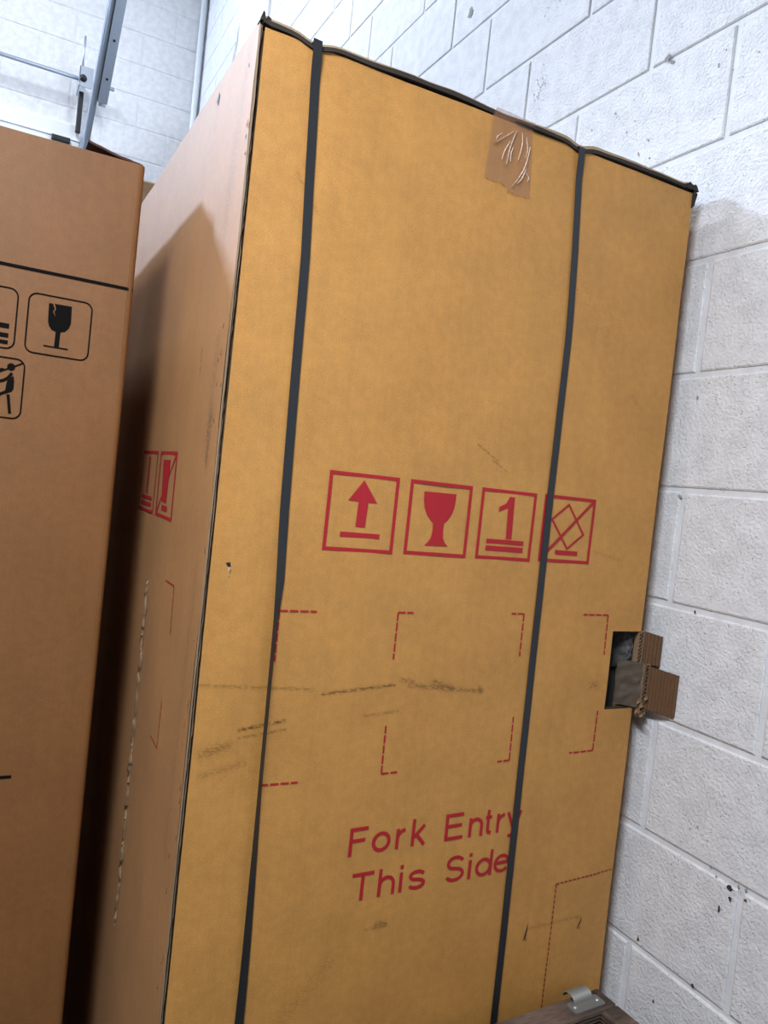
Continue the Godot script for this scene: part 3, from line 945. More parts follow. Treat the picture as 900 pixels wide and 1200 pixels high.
	part("stacking_symbol", st, M.red, o, "red figure one over two bars in a red square")
	st = mb()
	no_turn_ink(st, 0.0, ff)
	part("crossed_square_symbol", st, M.red, o, "red crossed out tilted square in a red square")
	for q in [[[0.4232, -0.1820], [0.3682, -0.1820], [0.3690, -0.2522]], [[0.5790, -0.1806], [0.5529, -0.1806], [0.5531, -0.2505]], [[0.7608, -0.1783], [0.7854, -0.1783], [0.7860, -0.2479]], [[0.9096, -0.1770], [0.9652, -0.1766], [0.9660, -0.2454]],
			[[0.3660, -0.4180], [0.3660, -0.4246], [0.4223, -0.4250]], [[0.5534, -0.3501], [0.5546, -0.4227], [0.5814, -0.4222]], [[0.7875, -0.3469], [0.7888, -0.4180], [0.7647, -0.4187]], [[0.9664, -0.3429], [0.9664, -0.4130], [0.9137, -0.4144]]]:
		st = mb()
		var c := Vector2(q[1][0], q[1][1])
		dashes(st, c, Vector2(q[0][0], q[0][1]), 0.0125, 0.0028, 0.0028, ff)
		dashes(st, c, Vector2(q[2][0], q[2][1]), 0.0125, 0.0028, 0.0028, ff)
		part("dashed_mark", st, M.red, o, "red dashed corner mark")
	st = mb()
	var bc := Vector2(0.9190, -0.6426)
	dashes(st, bc, Vector2(1.0465, -0.6338), 0.0062, 0.0030, 0.0024, ff)
	dashes(st, bc, Vector2(0.9190, -0.8900), 0.0062, 0.0030, 0.0024, ff)
	dashes(st, Vector2(0.9190, -0.8900), Vector2(1.0465, -0.8900), 0.0062, 0.0030, 0.0024, ff)
	part("dashed_outline", st, M.red_dark, o, "dark red dashed outline low at the right edge")
	letters(o, ff)
	# print on the side: the same crossed-out square, a neighbour deeper in the gap, and corner marks
	var sf := func(z, y): return side_at(z, y, 0.0008)
	st = mb()
	var wide := func(x, y): return sf.call(-1.2143 - (0.9085 - x) * 1.25, y + 0.003)
	frame_ink(st, 0.8005, -0.0915, 0.9085, 0.0180, 0.0052, wide)
	stroke(st, PackedVector2Array([Vector2(0.8035, -0.0885), Vector2(0.9055, 0.0150)]), 0.0048, wide)
	ink(st, PackedVector2Array([Vector2(0.826, 0.004), Vector2(0.872, 0.004), Vector2(0.868, -0.066), Vector2(0.836, -0.064)]), wide)
	ink_rect(st, 0.8400, -0.0790, 0.8760, -0.0705, wide)
	part("crossed_square_symbol", st, M.red, o)
	st = mb()
	frame_ink(st, -1.508, -0.0885, -1.372, 0.021, 0.0052, sf)
	ink_rect(st, -1.449, -0.056, -1.435, 0.010, sf)
	ink_rect(st, -1.485, -0.066, -1.395, -0.060, sf)
	ink_rect(st, -1.485, -0.078, -1.395, -0.071, sf)
	part("stacking_symbol", st, M.red, o)
	for q in [[[-1.2091, -0.1797], [-1.1514, -0.1792], [-1.1470, -0.2504]], [[-1.1534, -0.3516], [-1.1572, -0.4262], [-1.2107, -0.4256]]]:
		st = mb()
		var c := Vector2(q[1][0], q[1][1])
		dashes(st, c, Vector2(q[0][0], q[0][1]), 0.0125, 0.0022, 0.0024, sf)
		dashes(st, c, Vector2(q[2][0], q[2][1]), 0.0125, 0.0022, 0.0024, sf)
		part("dashed_mark", st, M.red, o, "red dashed corner mark")

	# packing tape folded over the top edge
	st = mb(true)
	var crease := func(x: float, y: float) -> float:
		var s := 0.0
		for q in [[0.662, 0.555, 0.628, 0.527], [0.662, 0.556, 0.652, 0.500], [0.674, 0.556, 0.678, 0.505], [0.684, 0.552, 0.688, 0.520], [0.690, 0.530, 0.668, 0.474]]:
			var p := Geometry2D.get_closest_point_to_segment(Vector2(x, y), Vector2(q[0], q[1]), Vector2(q[2], q[3]))
			s = maxf(s, exp(-pow(p.distance_to(Vector2(x, y)) / 0.0018, 2.0)))
		return s
	var tu := steps(0.0, 1.0, 40)
	var tv := steps(0.0, 1.0, 48)
	var t_at := func(u: float, v: float) -> Vector3:
		var x := lerpf(lerpf(0.6225, 0.6182, v), lerpf(0.6950, 0.7035, v), u)
		var bottom := 0.473 + (0.0 if u < 0.5 else -0.008) + wob.get_noise_2d(u * 160.0, 50.0) * 0.004
		var y := lerpf(CARTON_TOP + 0.004 + top_dip(x), bottom, v)
		return front_at(x, y, 0.0014 + 0.006 * exp(-pow(v / 0.05, 2.0)) + crease.call(x, y) * 0.0022 + absf(wob.get_noise_2d(x * 260.0, y * 260.0)) * 0.0010)
	sheet(st, tu, tv, func(u, v): return t_at.call(u, 1.0 - v), func(u, v): return Vector2(u, v))
	part("packing_tape", st, M.tape, o, "wrinkled clear brown tape folded over the top edge")
	st = mb()
	for q in [[0.662, 0.555, 0.648, 0.543, 0.628, 0.527], [0.665, 0.556, 0.657, 0.530, 0.653, 0.503], [0.656, 0.538, 0.647, 0.520, 0.644, 0.507], [0.662, 0.530, 0.659, 0.518, 0.660, 0.508], [0.675, 0.556, 0.678, 0.540, 0.673, 0.514], [0.684, 0.552, 0.689, 0.535, 0.686, 0.522], [0.693, 0.540, 0.686, 0.505, 0.667, 0.473], [0.689, 0.505, 0.684, 0.490, 0.676, 0.480], [0.690, 0.500, 0.696, 0.494, 0.694, 0.488], [0.640, 0.545, 0.632, 0.538, 0.630, 0.532]]:
		var c3 := Curve2D.new()
		c3.add_point(Vector2(q[0], q[1]))
		c3.add_point(Vector2(q[2], q[3]), (Vector2(q[0], q[1]) - Vector2(q[4], q[5])) * 0.22, (Vector2(q[4], q[5]) - Vector2(q[0], q[1])) * 0.22)
		c3.add_point(Vector2(q[4], q[5]))
		var run := c3.tessellate_even_length(4, 0.004)
		for i in run.size() - 1:
			var a := run[i]
			var b := run[i + 1]
			var dn := (b - a).orthogonal().normalized()
			var wa := dn * 0.0013 * sin(PI * (0.08 + 0.9 * i / (run.size() - 1.0))) * (0.6 + 0.4 * sin(i * 2.3))
			var wb := dn * 0.0013 * sin(PI * (0.08 + 0.9 * (i + 1) / (run.size() - 1.0))) * (0.6 + 0.4 * sin((i + 1) * 2.3))
			quad(st, front_at(a.x, a.y, 0.0046), front_at(a.x + wa.x, a.y + wa.y, 0.0030), front_at(b.x + wb.x, b.y + wb.y, 0.0030), front_at(b.x, b.y, 0.0046))
			quad(st, front_at(a.x - wa.x, a.y - wa.y, 0.0030), front_at(a.x, a.y, 0.0046), front_at(b.x, b.y, 0.0046), front_at(b.x - wb.x, b.y - wb.y, 0.0030))
	part("crease_highlight", st, M.crease, o, "raised crease in the tape with its highlight painted white")

	# torn-open hand hole at the right edge
	st = mb()
	bx(st, Vector3(nx0 - 0.01, EYE + ny0 - 0.01, -1.034), Vector3(CARTON_RIGHT - 0.0065, EYE + ny1 + 0.01, -1.028))
	part("inner_lining", st, M.foam, o, "grey lining seen through the torn hand hole")
	st = mb()
	var e := 0.004                                             # board thickness round the hole
	bx(st, Vector3(nx0 - e, EYE + ny0 - e, -1.0), Vector3(nx0 + 0.0005, EYE + ny1 + e, CARTON_FRONT - 0.0025))
	bx(st, Vector3(nx0, EYE + ny1, -1.0), Vector3(CARTON_RIGHT - 0.007, EYE + ny1 + e, CARTON_FRONT - 0.0025))
	bx(st, Vector3(nx0, EYE + ny0 - e, -1.0), Vector3(CARTON_RIGHT - 0.007, EYE + ny0, CARTON_FRONT - 0.0025))
	part("hole_rim", st, M.raw, o, "dark board edge round the torn hole")
	# crumpled wad of wrap, upper, and a folded board, lower
	st = mb(true)
	sheet(st, steps(0.0, 1.0, 12), steps(0.0, 1.0, 16), func(u, v):
		var b := sin(PI * u) * sin(PI * v)
		return Vector3(1.018 + u * 0.026, EYE + lerpf(-0.275, -0.208, v), -1.024 + u * 0.026 + b * 0.010 + wob.get_noise_2d(u * 90.0, v * 120.0) * 0.007), func(u, v): return Vector2(u, v))
	part("crumpled_wrap", st, M.foam, o, "crumpled grey wrap inside the torn hole")
	st = mb(true)
	sheet(st, steps(0.0, 1.0, 10), steps(0.0, 1.0, 16), func(u, v):
		return Vector3(1.0195 + u * 0.0365 - v * 0.001 * (1.0 - u), EYE + lerpf(-0.338, -0.258, v), -1.006 + u * 0.034 + wob.get_noise_2d(u * 60.0 + 10.0, v * 90.0) * 0.004), func(u, v): return Vector2(u, v))
	part("folded_board", st, M.pulp, o, "grey brown folded board wrapped in tape inside the torn hole")
	# two flaps of fluted board bent out towards the wall
	for q in [[-0.204, -0.262, 1.0560, -0.9835, 1.0802, -0.9660, 0.0], [-0.2640, -0.3400, 1.0630, -0.9745, 1.0802, -0.9230, 0.0]]:
		var fl := mb()
		var a := Vector3(q[2], 0, q[3])
		var b := Vector3(q[4], 0, q[5])
		var dir := (b - a).normalized()
		var nn := Vector3(-dir.z, 0, dir.x) * -1.0
		if nn.dot(-(a + b)) < 0: nn = -nn
		var len := a.distance_to(b)
		var cols := int(len / 0.0011)
		var pts := []
		for i in cols + 1:
			var s := len * i / cols
			pts.append(a + dir * s + nn * (0.0009 * sin(TAU * s / 0.0062) + wob.get_noise_2d(s * 900.0, q[0] * 100.0) * 0.0006))
		for i in cols:
			var p: Vector3 = pts[i]
			var r: Vector3 = pts[i + 1]
			var ya := Vector3(0, EYE + q[1] + wob.get_noise_2d(i * 9.0, 7.0) * 0.002, 0)
			var yb := Vector3(0, EYE + q[0] - (0.006 if q[0] > -0.21 else 0.004) * i / cols, 0)
			quad(fl, p + ya, r + ya, r + yb, p + yb)
			quad(fl, r + ya - nn * 0.004, p + ya - nn * 0.004, p + yb - nn * 0.004, r + yb - nn * 0.004)
			quad(fl, p + yb, r + yb, r + yb - nn * 0.004, p + yb - nn * 0.004)
			quad(fl, r + ya, p + ya, p + ya - nn * 0.004, r + ya - nn * 0.004)
		for i in [0, cols]:
			var p: Vector3 = pts[i]
			quad(fl, p + Vector3(0, EYE + q[1], 0), p + Vector3(0, EYE + q[0] - 0.004, 0), p + Vector3(0, EYE + q[0] - 0.004, 0) - nn * 0.004, p + Vector3(0, EYE + q[1], 0) - nn * 0.004)
		part("torn_flap", fl, M.inner, o, "fluted inside of a board flap bent out at the right edge")
	# torn honeycomb edges of the boards
	for q in [[-0.204, -0.262, 1.0455, 1.0545, -0.9860], [-0.260, -0.350, 1.0530, 1.0635, -0.9735]]:
		st = mb()
		var y: float = q[0]
		var flip := false
		while y > q[1]:
			var y2: float = y - 0.0034
			var x0: float = q[2] if flip else q[3]
			var x1: float = q[3] if flip else q[2]
			hexa(st, [Vector3(x0, EYE + y - 0.0009, q[4]), Vector3(x1, EYE + y2 - 0.0009, q[4] + 0.001), Vector3(x1, EYE + y2, q[4] + 0.001), Vector3(x0, EYE + y, q[4])] if x1 > x0 else [Vector3(x1, EYE + y2 - 0.0009, q[4] + 0.001), Vector3(x0, EYE + y - 0.0009, q[4]), Vector3(x0, EYE + y, q[4]), Vector3(x1, EYE + y2, q[4] + 0.001)],
				[Vector3(minf(x0, x1), EYE + minf(y, y2) - 0.0009, q[4] - 0.012), Vector3(maxf(x0, x1), EYE + y - 0.0009, q[4] - 0.012), Vector3(maxf(x0, x1), EYE + y, q[4] - 0.012), Vector3(minf(x0, x1), EYE + y, q[4] - 0.012)])
			y = y2
			flip = not flip
		bx(st, Vector3(q[3], EYE + q[1], q[4] - 0.010), Vector3(q[3] + 0.0012, EYE + q[0], q[4] + 0.0015))
		bx(st, Vector3(q[2] - 0.0012, EYE + q[1], q[4] - 0.010), Vector3(q[2], EYE + q[0], q[4] + 0.0005))
		part("torn_edge", st, M.torn_dark, o, "torn pale corrugated edge of the hole")
	st = mb()
	for i in 6:                                                # frayed scraps at the foot of the tear
		var p := Vector3(rng.randf_range(1.040, 1.064), EYE + rng.randf_range(-0.352, -0.318), rng.randf_range(-0.976, -0.966))
		var s := rng.randf_range(0.003, 0.007)
		tri(st, p, p + Vector3(s, -s * 0.4, 0.003), p + Vector3(s * 0.3, s, 0.002))
		tri(st, p, p + Vector3(-s * 0.4, -s, 0.002), p + Vector3(s, -s * 0.4, 0.003))
	part("frayed_paper", st, M.torn_dark, o).set_meta("kind", "stuff")


# ------------------------------------------------------------------ the plain carton on the left
func make_left_carton() -> void:
	var at := Vector3((SMALL_LEFT + SMALL_RIGHT) / 2, 0, (SMALL_FRONT + SMALL_BACK) / 2)
	var o := thing("plain_carton", "shorter reddish brown cardboard carton with black handling symbols at the left edge of the picture", "carton", at)
	var H := EYE + SMALL_TOP
	var r := 0.010
	var face := func(x, y, lift := 0.0): return Vector3(x, EYE + y, SMALL_FRONT + wob.get_noise_2d(x * 60.0 + 700.0, y * 40.0) * 0.0018 + lift)
	var st := mb(true)
	sheet(st, steps(SMALL_LEFT, SMALL_RIGHT - r, 24), steps(-EYE, SMALL_TOP, 60), func(x, y): return face.call(x, y), func(x, y): return Vector2((x - SMALL_LEFT) / (SMALL_RIGHT - SMALL_LEFT), (SMALL_TOP - y) / H))
	for i in 6:                                                # rounded right corner
		var a := PI / 2 * i / 6.0
		var b := PI / 2 * (i + 1) / 6.0
		var p := Vector3(SMALL_RIGHT - r + sin(a) * r, 0, SMALL_FRONT - r + cos(a) * r)
		var q := Vector3(SMALL_RIGHT - r + sin(b) * r, 0, SMALL_FRONT - r + cos(b) * r)
		var c := [p, q, q + Vector3(0, H, 0), p + Vector3(0, H, 0)]
		for k in [0, 2, 1, 0, 3, 2]:
			st.set_uv(Vector2(0.99 + 0.0016 * i, 1.0 - c[k].y / H))
			st.set_uv2(Vector2(c[k].x, c[k].y))
			st.add_vertex(c[k] - org)
	part("front_panel", st, M.small_front, o, "front with black symbols")
	st = mb()
	bx(st, Vector3(SMALL_RIGHT - 0.006, 0, SMALL_BACK), Vector3(SMALL_RIGHT, H, SMALL_FRONT - r))
	part("side_panel", st, M.kraft_red, o)
	st = mb()
	bx(st, Vector3(SMALL_LEFT, 0, SMALL_BACK), Vector3(SMALL_LEFT + 0.006, H, SMALL_FRONT - 0.003))
	part("side_panel", st, M.kraft_red, o)
	st = mb()
	bx(st, Vector3(SMALL_LEFT, 0, SMALL_BACK), Vector3(SMALL_RIGHT, H, SMALL_BACK + 0.006))
	part("back_panel", st, M.kraft_red, o)
	# thickness of the front board along its top edge
	st = mb()
	bx(st, Vector3(SMALL_LEFT, H - 0.05, SMALL_FRONT - 0.006), Vector3(SMALL_RIGHT - r * 0.7, H - 0.0005, SMALL_FRONT - 0.002))
	part("board_edge", st, M.kraft_red, o)
	# closed lid under a side flap that has sprung up a little
	st = mb()
	bx(st, Vector3(SMALL_LEFT + 0.01, H - 0.012, SMALL_BACK + 0.01), Vector3(SMALL_RIGHT - 0.008, H - 0.007, SMALL_FRONT - 0.008))
	part("lid", st, M.inner_shade, o)
	var top := mb()
	st = mb()
	var prev := []
	for i in 13:
		var t := i / 12.0
		var x := lerpf(SMALL_RIGHT - 0.004, 0.099, t)
		var y := EYE + SMALL_TOP - 0.001 + 0.0050 * sqrt(t) + 0.0130 * t * t + wob.get_noise_2d(t * 60.0, 333.0) * 0.0014
		var row := [Vector3(x, y, SMALL_FRONT - 0.004 - 0.006 * t), Vector3(x, y + 0.0035, SMALL_FRONT - 0.004 - 0.006 * t), Vector3(x, y, SMALL_BACK + 0.01), Vector3(x, y + 0.0035, SMALL_BACK + 0.01)]
		if prev:
			quad(st, row[0], prev[0], prev[1], row[1])
			quad(st, row[2], prev[2], prev[0], row[0])
			quad(top, row[1], prev[1], prev[3], row[3])
		prev = row
	quad(st, prev[2], prev[0], prev[1], prev[3])
	part("sprung_flap", st, M.inner_shade, o, "underside of a top flap sticking up at the corner with its shade painted dark brown")
	part("sprung_flap", top, M.kraft_red, o)

	# black print
	var ff := func(x, y): return face.call(x, y, 0.0008)
	st = mb()
	var on_front := func(x, y): return face.call(minf(x, SMALL_RIGHT - r), y, 0.0008) if x < SMALL_RIGHT - r else Vector3(x, EYE + y, SMALL_FRONT - r + sqrt(maxf(0.0, r * r - pow(x - SMALL_RIGHT + r, 2.0))) + 0.0008)
	for i in 80:
		var xa := lerpf(SMALL_LEFT, 0.1855, i / 80.0)
		var xb := lerpf(SMALL_LEFT, 0.1855, (i + 1) / 80.0)
		ink(st, PackedVector2Array([Vector2(xa, 0.2705), Vector2(xb, 0.2705), Vector2(xb, 0.2755), Vector2(xa, 0.2755)]), on_front)
	part("printed_line", st, M.black_ink, o, "black line printed across the upper front")
	var rounded := func(x0: float, y0: float, x1: float, y1: float, rad: float) -> PackedVector2Array:
		var p := arc(x1 - rad, y1 - rad, rad, rad, 0, 90, 6)
		p.append_array(arc(x0 + rad, y1 - rad, rad, rad, 90, 180, 6))
		p.append_array(arc(x0 + rad, y0 + rad, rad, rad, 180, 270, 6))
		p.append_array(arc(x1 - rad, y0 + rad, rad, rad, 270, 360, 6))
		return p
	st = mb()
	stroke(st, rounded.call(0.0362, 0.1482, 0.1270, 0.2388, 0.012), 0.0021, ff, true)
	var cup := PackedVector2Array([Vector2(0.0972, 0.2282), Vector2(0.0980, 0.2020)])
	cup.append_array(PackedVector2Array([Vector2(0.0955, 0.1940), Vector2(0.0905, 0.1880), Vector2(0.0842, 0.1860), Vector2(0.0838, 0.1625), Vector2(0.0770, 0.1625), Vector2(0.0774, 0.1858), Vector2(0.0715, 0.1875), Vector2(0.0672, 0.1930), Vector2(0.0652, 0.2000), Vector2(0.0643, 0.2275)]))
	cup.append_array(PackedVector2Array([Vector2(0.0700, 0.2278), Vector2(0.0732, 0.2202), Vector2(0.0708, 0.2158), Vector2(0.0755, 0.2080), Vector2(0.0728, 0.2158), Vector2(0.0752, 0.2198), Vector2(0.0725, 0.2280)]))
	ink(st, cup, ff)
	ink_rect(st, 0.0618, 0.1606, 0.0970, 0.1626, ff)
	part("glass_symbol", st, M.black_ink, o, "black cracked wine glass in a rounded square")
	st = mb()
	stroke(st, rounded.call(-0.0690, 0.1482, 0.0212, 0.2388, 0.012), 0.0021, ff, true)
	for q in [[0.1782, 0.1854], [0.1645, 0.1710], [0.1545, 0.1602]]:
		ink_rect(st, -0.0600, q[0], 0.0125, q[1], ff)
	ink(st, PackedVector2Array([Vector2(-0.027, 0.226), Vector2(-0.042, 0.206), Vector2(-0.032, 0.206), Vector2(-0.032, 0.190), Vector2(-0.022, 0.190), Vector2(-0.022, 0.206), Vector2(-0.012, 0.206)]), ff)
	part("stacking_symbol", st, M.black_ink, o, "black bars in a rounded square cut by the picture edge")
	st = mb()
	stroke(st, rounded.call(-0.0530, 0.0440, 0.0388, 0.1345, 0.012), 0.0021, ff, true)
	ink(st, arc(0.0203, 0.1215, 0.0056, 0.0056, 0, 360, 18), ff)
	stroke(st, PackedVector2Array([Vector2(0.0365, 0.1300), Vector2(0.0240, 0.1225), Vector2(0.0050, 0.1120), Vector2(-0.0300, 0.0930), Vector2(-0.0505, 0.0480)]), 0.0022, ff)
	var arm := arc(0.002, 0.1230, 0.0220, 0.0255, -24, -95, 8)
	stroke(st, arm, 0.0042, ff)
	stroke(st, PackedVector2Array([Vector2(0.0110, 0.1168), Vector2(0.0020, 0.1148), Vector2(-0.0080, 0.1125)]), 0.0032, ff)
	ink(st, PackedVector2Array([Vector2(0.0245, 0.1085), Vector2(0.0262, 0.1000), Vector2(0.0262, 0.0890), Vector2(0.0235, 0.0840), Vector2(0.0100, 0.0775), Vector2(0.0060, 0.0700), Vector2(0.0030, 0.0700), Vector2(0.0050, 0.0790), Vector2(0.0150, 0.0850), Vector2(0.0160, 0.0960), Vector2(0.0170, 0.1010)]), ff)
	stroke(st, PackedVector2Array([Vector2(0.0195, 0.0795), Vector2(0.0240, 0.0510)]), 0.0042, ff)
	part("person_pushing_symbol", st, M.black_ink, o, "black figure pushing in a rounded square cut by the picture edge")
	st = mb()
	for i in 40:
		ink_rect(st, lerpf(-0.30, 0.0735, i / 40.0), -0.5195, lerpf(-0.30, 0.0735, (i + 1) / 40.0), -0.5145, ff)
	part("printed_line", st, M.black_ink, o, "black bar printed low on the front")


# a further carton that peeps out between the two
func make_far_carton() -> void:
	var lo := Vector3(-0.30, 0, -3.35)
	var hi := Vector3(0.52, EYE + 0.898, -2.62)
	var o := thing("far_carton", "pale tan carton peeping out behind the gap between the two front cartons", "carton", Vector3((lo.x + hi.x) / 2, 0, (lo.z + hi.z) / 2))
	var st := mb()
	chamfer_box(st, lo, hi, 0.006)
	part("body", st, M.pale_kraft, o)
	st = mb()
	bx(st, Vector3(lo.x, hi.y - 0.0005, (lo.z + hi.z) / 2 - 0.03), Vector3(hi.x, hi.y + 0.0006, (lo.z + hi.z) / 2 + 0.03))
	part("packing_tape", st, M.liner, o)


# ------------------------------------------------------------------ wooden crate at the lower right
func make_crate() -> void:
	var top := EYE - 0.832
	var at := Vector3(1.0215, 0, -0.966)
	var o := thing("wooden_crate", "wooden crate darkened as if in shade with a zinc latch on its lid at the lower right corner", "crate", at)
	o.rotation.y = 0.065
	var x0 := 0.38
	var x1 := 1.0215
	var z0 := -0.966
	var z1 := -0.30
	var skew := func(v: Vector3) -> Vector3: return v
	# lid frame boards
	var boards := [[Vector3(x0, top - 0.022, z0), Vector3(x1, top, z0 + 0.046)], [Vector3(x0, top - 0.022, z1 - 0.046), Vector3(x1, top, z1)],
		[Vector3(x1 - 0.038, top - 0.0225, z0 + 0.0465), Vector3(x1, top - 0.0005, z1 - 0.0465)], [Vector3(x0, top - 0.0225, z0 + 0.0465), Vector3(x0 + 0.038, top - 0.0005, z1 - 0.0465)]]
	for b in boards:
		var st := mb()
		chamfer_box(st, skew.call(b[0]), b[1], 0.003)
		part("lid_board", st, M.wood, o)
	var st := mb()
	bx(st, Vector3(x0 + 0.038, top - 0.030, z0 + 0.0465), Vector3(x1 - 0.038, top - 0.020, z1 - 0.0465))
	part("lid_panel", st, M.wood_dark, o, "sunken panel of the crate lid")
	st = mb()                                                  # splintered ply edges inside the frame
	for k in 3:
		bx(st, Vector3(x1 - 0.0405 - k * 0.0012, top - 0.006 - k * 0.005, z0 + 0.048), Vector3(x1 - 0.038, top - 0.004 - k * 0.005, z1 - 0.05))
		bx(st, Vector3(x0 + 0.04, top - 0.006 - k * 0.005, z0 + 0.0462), Vector3(x1 - 0.04, top - 0.004 - k * 0.005, z0 + 0.0485 + k * 0.001))
	part("ply_edge", st, M.wood, o)
	var parts := [[Vector3(x0 + 0.004, 0.0, z0 + 0.012), Vector3(x1 - 0.004, top - 0.024, z0 + 0.024)], [Vector3(x0 + 0.004, 0.0, z1 - 0.016), Vector3(x1 - 0.004, top - 0.024, z1 - 0.004)],
		[Vector3(x0 + 0.004, 0.0, z0 + 0.0245), Vector3(x0 + 0.016, top - 0.024, z1 - 0.0165)], [Vector3(x1 - 0.016, 0.0, z0 + 0.0245), Vector3(x1 - 0.004, top - 0.024, z1 - 0.0165)]]
	for b in parts:
		st = mb()
		bx(st, b[0], b[1])
		part("side_board", st, M.wood_dark, o)
	st = mb()
	ink(st, arc(1.0045, -0.9545, 0.0042, 0.0034, 0, 360, 12), func(x, z): return Vector3(x, top + 0.0006, z))
	part("nail_hole", st, M.dark_metal, o)
	# sprung zinc latch: plate, curled clip, two screws
	st = mb()
	var pl := PackedVector2Array()
	for c in [[0.995, -0.931, 0, 90], [0.937, -0.931, 90, 180], [0.937, -0.945, 180, 270], [0.995, -0.945, 270, 360]]:
		pl.append_array(arc(c[0], c[1], 0.006, 0.006, c[2], c[3], 4))
	ink(st, pl, func(x, z): return Vector3(x, top + 0.0030, z))
	for i in pl.size():
		var a := pl[i]
		var b := pl[(i + 1) % pl.size()]
		quad(st, Vector3(a.x, top, a.y), Vector3(b.x, top, b.y), Vector3(b.x, top + 0.003, b.y), Vector3(a.x, top + 0.003, a.y))
	var plate := part("latch", st, M.zinc, o, "zinc spring latch screwed to the lid")
	st = mb(true)
	for i in 12:
		var a := PI * (0.02 + 0.98 * i / 12.0)
		var b := PI * (0.02 + 0.98 * (i + 1) / 12.0)
		var f := func(t: float, rr: float) -> Vector3: return Vector3(0, top + 0.002 + sin(t) * rr * 0.85, -0.9575 + cos(t) * rr)
		for rr in [0.0150, 0.0132]:
			var p: Vector3 = f.call(a, rr)
			var q: Vector3 = f.call(b, rr)
			quad(st, Vector3(0.944, p.y, p.z), Vector3(0.986, p.y, p.z), Vector3(0.986, q.y, q.z), Vector3(0.944, q.y, q.z))
		for x in [0.944, 0.986]:
			var p: Vector3 = f.call(a, 0.0150)
			var q: Vector3 = f.call(b, 0.0150)
			var p2: Vector3 = f.call(a, 0.0132)
			var q2: Vector3 = f.call(b, 0.0132)
			quad(st, Vector3(x, p.y, p.z), Vector3(x, q.y, q.z), Vector3(x, q2.y, q2.z), Vector3(x, p2.y, p2.z))
	part("clip", st, M.zinc, plate, "curled metal clip")
	for x in [0.940, 0.992]:
		st = mb(true)
		for k in 10:
			var a := TAU * k / 10
			var b := TAU * (k + 1) / 10
			for ring in [[0.0038, 0.0030, 0.0030, 0.0046], [0.0030, 0.0046, 0.0, 0.0052]]:
				quad(st, Vector3(x + cos(a) * ring[0], top + ring[1], -0.938 - sin(a) * ring[0]), Vector3(x + cos(b) * ring[0], top + ring[1], -0.938 - sin(b) * ring[0]), Vector3(x + cos(b) * ring[2], top + ring[3], -0.938 - sin(b) * ring[2]), Vector3(x + cos(a) * ring[2], top + ring[3], -0.938 - sin(a) * ring[2]))
		part("screw", st, M.steel, plate)


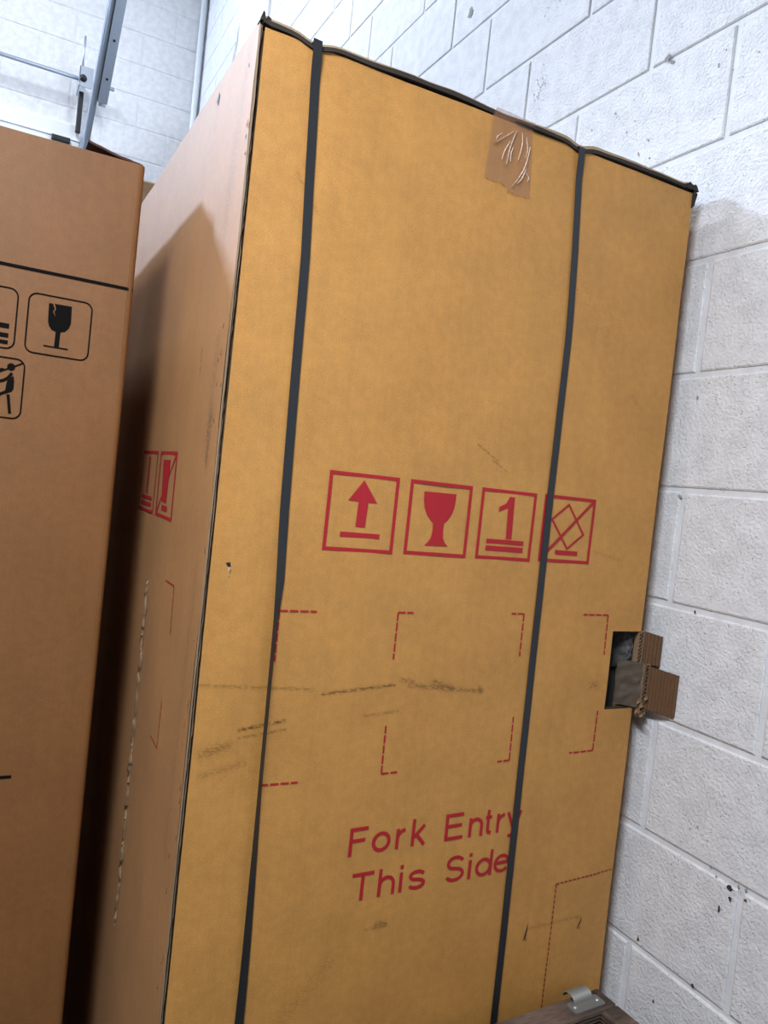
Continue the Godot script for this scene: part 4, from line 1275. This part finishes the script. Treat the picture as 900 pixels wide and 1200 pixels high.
# ------------------------------------------------------------------ fittings on the far wall
func make_far_fittings() -> void:
	# conduit in the corner
	var o := thing("conduit_pipe", "thin white vertical conduit pipe in the corner of the far wall", "pipe", Vector3(1.052, 0, BACK_Z + 0.03))
	var st := mb(true)
	tube(st, [Vector3(1.052, 0, BACK_Z + 0.026), Vector3(1.052, 2.8, BACK_Z + 0.026), Vector3(1.052, ROOM_TOP, BACK_Z + 0.026)], 0.020, 14)
	part("pipe", st, M.conduit, o)
	for y in [1.4, 3.1, 4.75]:
		st = mb()
		bx(st, Vector3(1.004, y, BACK_Z + 0.001), Vector3(1.082, y + 0.025, BACK_Z + 0.008))
		bx(st, Vector3(1.028, y, BACK_Z + 0.008), Vector3(1.076, y + 0.025, BACK_Z + 0.049))
		part("pipe_clamp", st, M.conduit, o)
	# door rail rising towards the room
	var a := Vector3(0.368, EYE + 1.90, -5.395)
	var b := Vector3(0.3874, EYE + 2.60, -4.62)
	var c := b + (b - a) * 0.55
	o = thing("door_rail", "galvanised steel door rail rising in front of the far wall above the plain carton", "rail", a)
	var run := (c - a).normalized()
	var rt := Vector3.RIGHT
	var up := rt.cross(run).normalized()
	if up.y < 0: up = -up
	var prism := func(st2: SurfaceTool, p: Vector3, q: Vector3, u0: float, u1: float, v0: float, v1: float):
		var f := [p + rt * u0 + up * v0, p + rt * u1 + up * v0, p + rt * u1 + up * v1, p + rt * u0 + up * v1]
		var k := [q + rt * u0 + up * v0, q + rt * u1 + up * v0, q + rt * u1 + up * v1, q + rt * u0 + up * v1]
		hexa(st2, k, f)
	st = mb()
	prism.call(st, a, c, 0.0, 0.004, -0.03, 0.035)
	prism.call(st, a, c, 0.004, 0.034, 0.031, 0.035)
	prism.call(st, a, c, 0.004, 0.034, -0.03, -0.026)
	prism.call(st, a, c, 0.030, 0.034, -0.03, -0.012)
	part("channel", st, M.galv, o)
	st = mb(true)
	tube(st, [a + rt * 0.008 - up * 0.034, c + rt * 0.008 - up * 0.034], 0.007, 8)
	part("rolled_lip", st, M.galv, o)
	var e := a.lerp(b, 0.36)
	st = mb()
	prism.call(st, e, c, 0.036, 0.040, -0.045, 0.045)
	prism.call(st, e, c, 0.040, 0.090, -0.045, -0.041)
	part("angle_bar", st, M.galv, o, "perforated galvanised angle bar")
	for t in [0.12, 0.30, 0.50, 0.68]:
		st = mb()
		var p := e.lerp(c, t) + rt * 0.064 - up * 0.0465
		for k in 10:
			var g0 := TAU * k / 10
			var g1 := TAU * (k + 1) / 10
			tri(st, p, p + (rt * cos(g0) + run * sin(g0)) * 0.008, p + (rt * cos(g1) + run * sin(g1)) * 0.008)
		part("bolt_hole", st, M.dark_metal, o)
	st = mb(true)
	tube(st, [e + rt * 0.045 - up * 0.03 - run * 0.01, e + rt * 0.085 - up * 0.03 - run * 0.01], 0.016, 8)
	part("bolt", st, M.steel, o)
	st = mb()
	prism.call(st, a, a + run * 0.06, -0.012, 0.05, -0.04, 0.10)
	part("wall_foot", st, M.steel, o)
	# shaft with its bearing plate
	var y := EYE + 2.342
	var z := BACK_Z + 0.125
	var kx := 5.365 / 5.49
	o = thing("door_shaft", "thin grey horizontal steel shaft held by a bracket on the far wall", "shaft", Vector3(0.35, y, z))
	st = mb(true)
	tube(st, [Vector3(-1.9, y, z), Vector3(-0.6, y, z), Vector3(0.525, y, z)], 0.012, 12)
	part("shaft", st, M.steel, o)
	st = mb()
	chamfer_box(st, Vector3(0.312, EYE + 2.285, BACK_Z + 0.002), Vector3(0.318, EYE + 2.41, z + 0.04), 0.001)
	chamfer_box(st, Vector3(0.312, EYE + 2.285, z + 0.034), Vector3(0.392, EYE + 2.41, z + 0.040), 0.001)
	part("bracket", st, M.steel, o)
	st = mb()
	chamfer_box(st, Vector3(-1.5, EYE + 2.27, BACK_Z + 0.002), Vector3(-1.49, EYE + 2.42, z + 0.04), 0.001)
	part("bracket", st, M.steel, o)
	st = mb(true)
	tube(st, [Vector3(0.335, EYE + 2.335, z + 0.030), Vector3(0.335, EYE + 2.335, z + 0.046)], 0.022, 12)
	part("bearing", st, M.dark_metal, o)
	st = mb()
	chamfer_box(st, Vector3(0.322, EYE + 2.03, BACK_Z + 0.06), Vector3(0.352, EYE + 2.285, BACK_Z + 0.09), 0.003)
	part("chain_guard", st, M.dark_metal, o, "black strip hanging under the bracket")
	st = mb(true)
	tube(st, [Vector3(0.328, EYE + 2.41, z + 0.02), Vector3(0.328, EYE + 2.60, z + 0.02)], 0.007, 8)
	part("upright_rod", st, M.steel, o)
	# white steel door head
	o = thing("trim_1", "white painted steel door head along the foot of the far wall's visible part", "trim", Vector3(-1.0, EYE + 1.2, BACK_Z + 0.04), "", "structure")
	st = mb()
	chamfer_box(st, Vector3(-2.6, EYE + 1.2, BACK_Z + 0.001), Vector3(0.355, EYE + 2.085, BACK_Z + 0.045), 0.004)
	part("head", st, M.white_steel, o)
	st = mb()
	chamfer_box(st, Vector3(0.19, EYE + 1.955, BACK_Z + 0.045), Vector3(0.30, EYE + 1.985, BACK_Z + 0.075), 0.003)
	part("slot_plate", st, M.dark_metal, o)
	st = mb()
	chamfer_box(st, Vector3(-2.6, EYE + 1.985, BACK_Z + 0.045), Vector3(0.355, EYE + 1.995, BACK_Z + 0.052), 0.001)
	part("seam", st, M.white_steel, o)


func _ready() -> void:
	rng.seed = 4711
	wob.seed = 5
	wob.frequency = 0.05
	wob.fractal_octaves = 3
	make_camera()
	make_environment()
	make_materials()
	make_room()
	make_lamps()
	make_tall_carton()
	make_left_carton()
	make_crate()
	make_far_carton()
	make_far_fittings()
